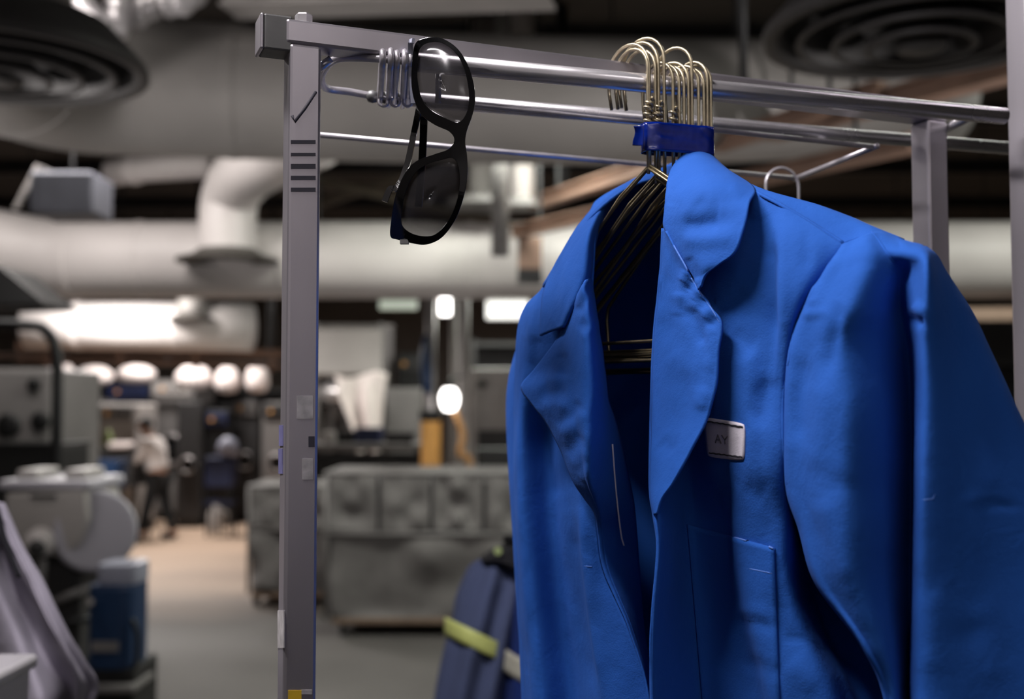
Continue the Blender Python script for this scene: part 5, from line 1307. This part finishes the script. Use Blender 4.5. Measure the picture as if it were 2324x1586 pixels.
# sleeve on the far side
fs_rows = []
for y, xl, w in ((700, 1196, 30), (780, 1176, 60), (860, 1155, 80), (960, 1151, 90), (1200, 1164, 90), (1500, 1182, 90), (1900, 1195, 90), (2300, 1200, 85)):
    fs_rows.append([(xl, y, -8.0), (xl + w * 0.15, y, -5.5), (xl + w * 0.6, y, -4.6), (xl + w, y, -6.5), (xl + w * 0.95, y, -10), (xl + w * 0.5, y, -12.5), (xl + w * 0.12, y, -11)])
panel('sleeve', fs_rows, 5, 8, closed=True, wr=(0.001, 26), seed=41)

# lapel on the right of the opening
def lerp_row(a, b, dns, ripple=0.0, ph=0.0):
    n = len(dns); out = []
    for i, dn in enumerate(dns):
        t = i / (n - 1)
        out.append((a[0] + (b[0] - a[0]) * t, a[1] + (b[1] - a[1]) * t, dn + ripple * math.sin(t * 9 + ph)))
    return out
lr = [lerp_row((1507, 518), (1513, 526), (4.0, 4.4, 4.8, 5.2, 5.6)),
      lerp_row((1505, 560), (1532, 560), (3.9, 4.5, 5.0, 5.5, 6.0)),
      lerp_row((1503, 605), (1558, 604), (3.8, 4.6, 5.2, 5.6, 6.2), 0.10, 0),
      lerp_row((1499, 640), (1574, 636), (3.8, 4.6, 5.2, 5.8, 6.2), 0.14, 2),
      lerp_row((1496, 675), (1592, 664), (3.8, 4.7, 5.4, 6.0, 6.3), 0.16, 4),
      lerp_row((1492, 710), (1616, 698), (3.8, 4.8, 5.6, 6.2, 6.4), 0.18, 1),
      lerp_row((1488, 750), (1638, 734), (3.8, 4.9, 5.8, 6.4, 6.5), 0.14, 3),
      lerp_row((1485, 800), (1632, 795), (3.8, 5.0, 5.9, 6.6, 6.7)),
      lerp_row((1482, 870), (1627, 868), (3.8, 5.1, 6.0, 6.8, 7.0)),
      lerp_row((1480, 950), (1607, 948), (3.9, 5.2, 6.0, 6.8, 7.0)),
      lerp_row((1479, 1020), (1571, 1020), (4.2, 5.2, 6.0, 6.6, 6.9)),
      lerp_row((1478, 1090), (1531, 1090), (4.6, 5.4, 5.9, 6.3, 6.6)),
      lerp_row((1480, 1132), (1504, 1130), (5.0, 5.5, 5.8, 6.0, 6.2)),
      lerp_row((1486, 1168), (1491, 1166), (5.4, 5.6, 5.7, 5.8, 5.9))]
lr = [[(x, y, 2.8 + (dn - 3.8) * 0.95 + 2.9 * min(1, max(0, (y - 930) / 230))) for x, y, dn in r] for r in lr]
_, GLR = panel('lapel', lr, 9, 9, wr=(0.0010, 26), seed=51, folds=
    [([(1536 + k * 13.5 - 2, 572 + k * 21), (1522 + k * 13, 598 + k * 21)], 8, 0.16 if k % 2 == 0 else -0.18) for k in range(2, 8)] +
    [([(1570, 690), (1580, 740), (1600, 790)], 12, -0.30), ([(1612, 730), (1618, 800), (1610, 850)], 10, 0.25), ([(1545, 660), (1540, 720)], 12, 0.2), ([(1520, 800), (1550, 830), (1600, 840)], 22, 0.2), ([(1600, 880), (1590, 930)], 14, 0.3), ([(1500, 1000), (1530, 1030)], 16, -0.25)])
# inner roll of that lapel so the fold has depth
roll = [[(r[0][0], r[0][1], r[0][2]), (r[0][0] - 3, r[0][1], r[0][2] - 1.2), (r[0][0] + 14, r[0][1], r[0][2] - 2.8)] for r in lr] + [[(1495, 1250, 7.4), (1492, 1250, 6.7), (1505, 1250, 5.3)], [(1484, 1400, 7.6), (1480, 1400, 6.9), (1494, 1400, 5.5)], [(1482, 1586, 7.1), (1478, 1586, 6.5), (1494, 1586, 5.2)], [(1490, 1900, 7.0), (1486, 1900, 6.5), (1500, 1900, 5)], [(1500, 2380, 6), (1497, 2380, 5.6), (1512, 2380, 4.6)]]
panel('lapel_facing', roll, 4, 5, wr=(0.0004, 30), seed=55)

# collar on the right
cr_ = [
    [(1548, 352, -4.0), (1562, 341, -5.5), (1580, 333, -7.0), (1597, 332, -8.5), (1612, 350, -9.0)],
    [(1522, 390, 0.0), (1552, 372, -0.5), (1588, 360, -2.0), (1622, 366, -3.5), (1652, 386, -5.0)],
    [(1511, 437, 3.0), (1555, 425, 3.8), (1605, 412, 3.6), (1660, 412, 2.4), (1711, 427, 1.0)],
    [(1508, 480, 4.0), (1552, 473, 5.3), (1602, 466, 5.6), (1654, 464, 4.9), (1701, 462, 4.2)],
    [(1507, 516, 4.3), (1550, 514, 5.5), (1597, 512, 5.7), (1648, 512, 5.7), (1691, 511, 5.6)],
    [(1526, 552, 4.8), (1560, 554, 5.8), (1600, 557, 6.2), (1640, 562, 6.4), (1671, 569, 6.4)],
    [(1550, 590, 5.2), (1568, 593, 6.0), (1588, 597, 6.4), (1608, 600, 6.6), (1632, 600, 6.6)],
    [(1572, 626, 5.6), (1579, 627, 6.0), (1587, 627, 6.2), (1594, 626, 6.3), (1603, 622, 6.4)],
    [(1586, 658, 6.0), (1587, 656, 6.1), (1588, 654, 6.2), (1589, 652, 6.2), (1591, 650, 6.3)]]
cr_ = [[(x, y, dn - 0.4 * min(1, max(0, (y - 430) / 120))) for x, y, dn in r] for r in cr_]
_, GCR = panel('collar', cr_, 10, 10, wr=(0.0008, 24), seed=61, folds=[
    ([(1575, 455), (1605, 478), (1640, 480)], 22, -0.35), ([(1545, 545), (1600, 540), (1680, 535)], 18, 0.40), ([(1550, 512), (1590, 518), (1640, 508)], 16, -0.28), ([(1560, 580), (1575, 610), (1584, 640)], 10, -0.25), ([(1660, 420), (1690, 445)], 14, 0.2), ([(1525, 420), (1520, 470)], 12, -0.15)])
# collar behind the neck
cb = [[(1606, 338, -9.0), (1570, 350, -11), (1520, 372, -12.5), (1475, 396, -12), (1434, 412, -8)],
      [(1610, 380, -9.0), (1570, 392, -11.5), (1520, 412, -13), (1478, 430, -12.5), (1440, 440, -8.5)],
      [(1615, 430, -9.0), (1570, 440, -11.5), (1520, 460, -13), (1480, 475, -12.5), (1445, 480, -9)]]
panel('collar_stand', cb, 6, 5, wr=(0.0006, 26), seed=65)
# collar on the left
def lc(o, i, dns):
    return lerp_row(o, i, dns) + [(i[0] + 16, i[1] + 8, dns[-1] - 4.0)]
cl = [lc((1428, 413), (1443, 418), (-7.5, -7.2, -7.0, -6.8)),
      lc((1357, 453), (1385, 456), (-5.5, -4.8, -4.2, -3.6)),
      lc((1339, 481), (1362, 482), (-3.5, -2.2, -1.2, -0.6)),
      lc((1306, 521), (1346, 512), (-1.2, 0.6, 1.8, 2.0)),
      lc((1279, 567), (1336, 548), (0.6, 2.4, 3.6, 3.6)),
      lc((1248, 625), (1332, 600), (1.6, 3.4, 4.6, 4.4)),
      lc((1234, 665), (1326, 640), (2.4, 3.8, 5.0, 4.8)),
      lc((1228, 715), (1306, 686), (3.0, 4.0, 5.0, 5.2)),
      lc((1226, 762), (1280, 742), (3.4, 4.0, 4.8, 5.2))]
_, GCL = panel('collar', cl, 7, 8, wr=(0.0012, 28), seed=71)
# lapel on the left
ll = [
    [(1302, 690, 4.6), (1310, 675, 4.8), (1318, 660, 5.0), (1328, 640, 4.8), (1342, 625, 1.5)],
    [(1276, 750, 4.4), (1296, 738, 5.0), (1316, 728, 5.4), (1338, 718, 5.2), (1355, 712, 1.5)],
    [(1251, 790, 4.2), (1276, 789, 4.6), (1308, 789, 5.6), (1341, 789, 5.6), (1366, 789, 1.6)],
    [(1214, 838, 4.2), (1252, 832, 4.4), (1298, 830, 5.5), (1343, 830, 5.6), (1371, 830, 1.6)],
    [(1184, 878, 3.8), (1232, 874, 4.7), (1290, 870, 5.4), (1344, 870, 5.6), (1376, 870, 1.6)],
    [(1208, 918, 4.0), (1248, 915, 4.6), (1298, 912, 5.6), (1344, 912, 5.6), (1381, 912, 1.6)],
    [(1238, 956, 4.0), (1268, 953, 5.0), (1306, 952, 5.6), (1344, 952, 5.5), (1395, 952, 0.0)],
    [(1268, 1012, 4.0), (1290, 1011, 4.8), (1318, 1010, 5.4), (1346, 1010, 5.2), (1412, 1010, -1.5)],
    [(1302, 1090, 3.8), (1316, 1089, 4.4), (1332, 1088, 4.8), (1350, 1088, 4.6), (1428, 1088, -2.5)],
    [(1326, 1128, 3.2), (1335, 1128, 3.8), (1346, 1128, 4.0), (1360, 1128, 3.6), (1436, 1128, -3.0)],
    [(1350, 1164, 2.6), (1354, 1164, 2.9), (1360, 1164, 2.9), (1370, 1164, 2.4), (1441, 1164, -3.5)],
    [(1358, 1215, 2.1), (1361, 1215, 2.2), (1366, 1215, 1.9), (1376, 1215, 1.2), (1446, 1215, -4.5)],
    [(1371, 1295, 1.5), (1374, 1295, 1.5), (1379, 1295, 1.2), (1390, 1295, 0.4), (1450, 1295, -5.0)],
    [(1430, 1436, 1.1), (1432, 1436, 1.0), (1435, 1436, 0.7), (1440, 1436, 0.0), (1462, 1436, -4.5)],
    [(1474, 1590, 0.7), (1475, 1590, 0.6), (1477, 1590, 0.3), (1480, 1590, -0.4), (1486, 1590, -2.5)],
    [(1500, 1900, 0.7), (1501, 1900, 0.6), (1503, 1900, 0.3), (1506, 1900, -0.4), (1512, 1900, -2.5)],
    [(1510, 2380, 0.7), (1511, 2380, 0.6), (1513, 2380, 0.3), (1516, 2380, -0.4), (1522, 2380, -2.5)]]
for k, r in enumerate(ll):
    if k < 11:
        f_ = (1 - max(0, k - 7) / 4.0)
        for q, (do, tl_) in enumerate(((-0.8, 1), (0.0, 1), (0.7, 1), (1.1, 1), (0.0, 0))): r[q] = (r[q][0], r[q][1], r[q][2] + f_ * (do + tl_ * 1.6 * (r[q][1] - 640) / 400))
_, GLL = panel('lapel', ll, 10, 9, wr=(0.0008, 26), seed=81, folds=[(p_, w_ * 1.3, a_ * 0.55) for p_, w_, a_ in [
    ([(1274, 800), (1280, 830), (1276, 860)], 8, -0.55), ([(1225, 880), (1262, 890), (1290, 880)], 12, -0.45), ([(1240, 850), (1275, 865)], 12, 0.25), ([(1232, 925), (1262, 915), (1290, 925)], 9, 0.4), ([(1258, 965), (1300, 940), (1320, 905)], 9, -0.35), ([(1270, 990), (1310, 960), (1330, 930)], 9, 0.35), ([(1285, 1030), (1325, 985)], 9, -0.35), ([(1300, 1060), (1335, 1020)], 9, 0.3),
    ([(1315, 735), (1335, 742), (1350, 735)], 7, -0.5), ([(1305, 700), (1318, 680), (1332, 650)], 5, 0.35), ([(1312, 712), (1324, 690), (1338, 668)], 6, -0.45), ([(1320, 765), (1342, 760)], 8, 0.3), ([(1320, 1090), (1345, 1060)], 9, 0.3)]])
BLL = bvh_of(GLL)

# inside hem line (thin pale seam on the inner facing)
obj('seam_tape', MB().tube(catmull([Q(1390, 1008, 2.6), Q(1396, 1090, 1.9), Q(1403, 1160, 1.0), Q(1410, 1215, 0.0), Q(1416, 1238, -0.6)], 5), 0.0006, 8), M_TAG, jk, smooth=True)

# chest pocket, laid on the front panel
def patch(bv, corners, nu, nv, off):
    """corners: tl, tr, br, bl in pixels"""
    G = []
    tl, tr, br_, bl = [Vector((*c, 0)) for c in corners]
    for j in range(nv + 1):
        v = j / nv; a = tl.lerp(bl, v); b = tr.lerp(br_, v)
        G.append([cast(bv, a.lerp(b, i / nu).x, a.lerp(b, i / nu).y, off) for i in range(nu + 1)])
    return G
pk = patch(BF, [(1560, 1190), (1757, 1243), (1772, 1660), (1600, 1660)], 20, 36, 0.0026)
pkt = obj('chest_pocket', MB().grid(pk), M_BLUE, jk, smooth=True, solid=0.0022, solid_off=0.0)
def cast_any(bvs, px, py, off):
    o = Vector((0, 0, CAM_H))
    return min((cast(b_, px, py, off) for b_ in bvs), key=lambda q_: (q_ - o).length)
class AnyBVH:
    def __init__(s_, *b): s_.b = b
    def ray_cast(s_, o, d):
        hs = [h for h in (b_.ray_cast(o, d) for b_ in s_.b) if h[0] is not None]
        return min(hs, key=lambda h: h[3]) if hs else (None, None, None, None)
def stitch(bv, pts, r, m, parent, off=0.0012, name='stitching', n=6):
    pts3 = []
    for i in range(len(pts) - 1):
        a, b = Vector((*pts[i], 0)), Vector((*pts[i + 1], 0))
        for k in range(n): q_ = a.lerp(b, k / n); pts3.append(cast(bv, q_.x, q_.y, off))
    pts3.append(cast(bv, pts[-1][0], pts[-1][1], off))
    return obj(name, MB().tube(pts3, r, 6), m, parent, smooth=True)
BPK = bvh_of(pk)
stitch(BPK, [(1650, 1215), (1690, 1226), (1730, 1233), (1755, 1245)], 0.0007, M_THREAD, pkt)
stitch(BPK, [(1668, 1283), (1710, 1292), (1762, 1303)], 0.0005, M_THREAD, pkt)
# seams: shoulder, armhole
ABV = AnyBVH(BF, BB, BS)
stitch(ABV, [(1716, 437), (1765, 461), (1812, 488), (1870, 524), (1914, 552)], 0.0013, M_BLUE, jk, 0.0004, 'shoulder_seam')
stitch(ABV, [(1914, 552), (1945, 541), (1974, 531)], 0.0011, M_BLUE, jk, 0.0004, 'shoulder_seam')
stitch(ABV, [(1978, 527), (1995, 548), (2012, 572), (2030, 596)], 0.0010, M_BLUE, jk, 0.0004, 'shoulder_seam')
stitch(ABV, [(1908, 566), (1880, 604), (1850, 656), (1822, 706), (1802, 760), (1791, 830)], 0.0010, M_BLUE, jk, 0.0003, 'armhole_seam')
stitch(BS, [(1790, 830), (1786, 900), (1785, 1000), (1788, 1100)], 0.0008, M_BLUE, jk, 0.0006, 'armhole_seam')
stitch(BS, [(2078, 1133), (2100, 1134), (2116, 1132), (2121, 1122)], 0.0005, M_THREAD, jk, 0.0005, 'loose_thread')
BLR = bvh_of(GLR)
stitch(BLR, [(1509, 524), (1531, 560), (1556, 604), (1572, 637), (1590, 665), (1614, 699), (1634, 732)], 0.0005, M_THREAD, jk, 0.0006, 'lapel_seam')
stitch(BL, [(1321, 1284), (1344, 1286)], 0.0005, M_THREAD, jk, 0.0008, 'loose_thread')

# name tag
tg_c = [(1597, 946), (1691, 961), (1689, 1046), (1606, 1036)]
def rounded_patch(bv, corners, n, off, rc=0.13):
    """rounded quad: concentric rings"""
    tl, tr, br_, bl = [Vector((*c, 0)) for c in corners]
    def uv(u, v): return tl.lerp(tr, u).lerp(bl.lerp(br_, u), v)
    ring = []
    for cx_, cy_, a0 in ((1 - rc, rc, -90), (1 - rc, 1 - rc, 0), (rc, 1 - rc, 90), (rc, rc, 180)):
        for i in range(6): a = R(a0 + 90 * i / 5); ring.append((cx_ + rc * math.cos(a), cy_ + rc * math.sin(a)))
    G = []
    for k in (1.0, 0.66, 0.33, 0.02):
        G.append([cast(bv, *(uv(0.5 + (u - 0.5) * k, 0.5 + (v - 0.5) * k)).xy, off) for u, v in ring])
    return G
def plane_fit(corners, bv, off):
    return [cast(bv, x, y, off) for x, y in corners]
TL, TR, BR, BLc = [Vector((*c, 0)) for c in tg_c]
def tuv(u, v, o=0.0):
    q_ = TL.lerp(TR, u).lerp(BLc.lerp(BR, u), v)
    return cast(BTG, q_.x, q_.y, o)
tgG = []
for jv_ in range(13):
    row_ = []
    for iu in range(17):
        x_, y_ = iu / 8 - 1, jv_ / 6 - 1
        u_, v_ = 0.5 + 0.5 * x_ * (1 - 0.07 * abs(y_) ** 6), 0.5 + 0.5 * y_ * (1 - 0.07 * abs(x_) ** 6)
        q_ = TL.lerp(TR, u_).lerp(BLc.lerp(BR, u_), v_)
        row_.append(cast(BF, q_.x, q_.y, 0.0022))
    tgG.append(row_)
BTG = bvh_of(tgG)
tgm = MB().grid(tgG)
tg = obj('name_tag', tgm, M_TAG, jk, smooth=True, solid=0.0012, solid_off=0.0, label='white name tag lettered AY')
for v in (0.10, 0.90):
    pts_ = [tuv(0.06 + 0.88 * i / 20, v + 0.008 * math.sin(i * 1.9), 0.0014) for i in range(21)]
    obj('tag_stitching', MB().tube(pts_, 0.0005, 6), M_BLACKTHREAD, tg, smooth=True)
M_INK = mat('grey_print', (92, 88, 96), 0.8, 0, 0.1, 90)
def stroke(a, b):
    return MB().tube([tuv(*a, 0.0012), tuv(*b, 0.0012)], 0.0005, 6)
LET = {'A': [((0.0, 1), (0.5, 0)), ((0.5, 0), (1, 1)), ((0.22, 0.62), (0.78, 0.62))], 'Y': [((0, 0), (0.5, 0.5)), ((1, 0), (0.5, 0.5)), ((0.5, 0.5), (0.5, 1))]}
for ch, u0 in (('A', 0.245), ('Y', 0.42)):
    mb_ = MB()
    for (a, b) in LET[ch]:
        f = lambda p: (u0 + p[0] * 0.15, 0.40 + p[1] * 0.22)
        t_ = stroke(f(a), f(b)); mb_.add(t_.v, t_.f)
    obj('letter', mb_, M_INK, tg, smooth=True)

# ================================================================== the sunglasses
def smooth_loop(pts, n=6): 
    return catmull([Vector((x, y, 0)) for x, y in pts], n, True)
outer = [(942, 100), (958, 88), (985, 84), (1010, 90), (1038, 110), (1060, 143), (1074, 185), (1079, 225), (1072, 262), (1060, 296), (1056, 322), (1060, 352), (1061, 395), (1053, 445), (1034, 497), (1004, 538), (968, 555), (935, 552), (903, 544), (886, 536), (888, 498), (898, 442), (918, 394), (944, 366), (986, 350), (1018, 338), (1031, 318), (1020, 299), (988, 284), (960, 264), (943, 236), (934, 195), (935, 140)]
lens1 = [(953, 112), (970, 98), (1000, 97), (1030, 116), (1052, 152), (1063, 200), (1063, 240), (1052, 268), (1036, 277), (1008, 266), (976, 247), (957, 222), (948, 182), (948, 142)]
lens2 = [(998, 364), (1027, 359), (1040, 378), (1043, 418), (1034, 464), (1014, 505), (985, 533), (948, 534), (920, 520), (911, 500), (915, 460), (926, 420), (944, 391), (968, 374)]
YGL = 0.782
def gl(p, off=0.0):
    """wrap-round curve of the front: lens centres nearest the camera"""
    px, py = p.x, p.y
    t = (py - 322) / 235.0; s_ = (px - 985) / 90.0
    Y = YGL + 0.012 * t * t - 0.012 * s_ - 0.004 * (1 - s_ * s_) + off
    return P(px, py, Y)
sg_ = empty('sunglasses', P(975, 555, YGL), 'black plastic sunglasses hung from one end of the rack rail', 'sunglasses')
def fill_between(loopo, holes, z0, z1):
    from mathutils.geometry import delaunay_2d_cdt
    pts, edges = [], []
    for lp in [loopo] + holes:
        o0 = len(pts); pts += [v.to_2d() for v in lp]; edges += [(o0 + i, o0 + (i + 1) % len(lp)) for i in range(len(lp))]
    res = delaunay_2d_cdt(pts, edges, [], 0, 0.01)
    V, E, Fc = res[0], res[1], res[2]
    def inside(p, lp):
        c_ = False; j = len(lp) - 1
        for i in range(len(lp)):
            if ((lp[i].y > p.y) != (lp[j].y > p.y)) and (p.x < (lp[j].x - lp[i].x) * (p.y - lp[i].y) / (lp[j].y - lp[i].y) + lp[i].x): c_ = not c_
            j = i
        return c_
    keep = []
    for f in Fc:
        cc = sum((V[i] for i in f), Vector((0, 0))) / len(f)
        if inside(cc, loopo) and not any(inside(cc, h) for h in holes): keep.append(tuple(f))
    V3 = [Vector((v.x, v.y, 0)) for v in V]
    mb = MB(); n = len(V3)
    fr_ = [gl(v, z0) for v in V3]; bk = [gl(v, z1) for v in V3]
    mb.add(fr_ + bk, keep + [tuple(i + n for i in reversed(f)) for f in keep])
    cnt = {}
    for f in keep:
        for i in range(len(f)):
            a, b = f[i], f[(i + 1) % len(f)]; cnt[(a, b)] = 1
    for (a, b) in list(cnt):
        if (b, a) not in cnt: mb.f.append((a, a + n, b + n, b))
    return mb
lo, l1, l2 = smooth_loop(outer), smooth_loop(lens1), smooth_loop(lens2)
frm = obj('frame', fill_between(lo, [l1, l2], -0.002, 0.003), M_GLOSSBLK, sg_, bevel=0.0012)
def lens(lp):
    big = [Vector((v.x, v.y, 0)) for v in lp]
    c_ = sum(big, Vector((0, 0, 0))) / len(big)
    G = []
    for k in (1.03, 0.8, 0.55, 0.3, 0.05):
        G.append([gl(c_ + (v - c_) * k, 0.0004 - 0.0035 * (1 - k * k)) for v in big])
    m_ = MB().grid(G, True); m_.add([p for p in G[-1]], [tuple(range(len(big)))])
    return m_
obj('lens', lens(l1), M_LENS, sg_, smooth=True, solid=0.0012)
obj('lens', lens(l2), M_LENS, sg_, smooth=True, solid=0.0012)
# folded arms behind
def temple(pts, w, h):
    pts = catmull([P(*p) for p in pts], 6); mb = MB()
    for i in range(len(pts) - 1): pass
    G = []
    for i, p in enumerate(pts):
        t = (pts[min(i + 1, len(pts) - 1)] - pts[max(0, i - 1)]).normalized(); s1 = t.cross(Vector((0, 1, 0))).normalized(); s2 = s1.cross(t)
        G.append([p + s1 * (a * w / 2) + s2 * (b * h / 2) for a, b in ((-1, -1), (1, -1), (1, 1), (-1, 1))])
    m_ = MB().grid(G, True); m_.add(G[0], [(0, 1, 2, 3)]); m_.add(G[-1], [(3, 2, 1, 0)])
    return m_
obj('arm', temple([(958, 236, 0.788), (962, 262, 0.806), (960, 330, 0.815), (956, 400, 0.82), (950, 470, 0.82)], 0.0055, 0.003), M_GLOSSBLK, sg_, bevel=0.0008)
obj('arm', temple([(955, 232, 0.789), (948, 262, 0.802), (938, 310, 0.808), (925, 370, 0.808), (910, 412, 0.806), (897, 428, 0.804), (885, 430, 0.803), (873, 458, 0.803)], 0.0042, 0.003), M_GLOSSBLK, sg_, bevel=0.0008)
obj('hinge', MB().box(tuple(P(918, 549, 0.799)), (0.006, 0.005, 0.003)), M_DKBRACKET, frm)
obj('hook_clip', temple([(938, 92, 0.789), (932, 100, 0.795), (934, 150, 0.80), (938, 235, 0.80)], 0.0035, 0.002), M_CLEARPL, sg_)
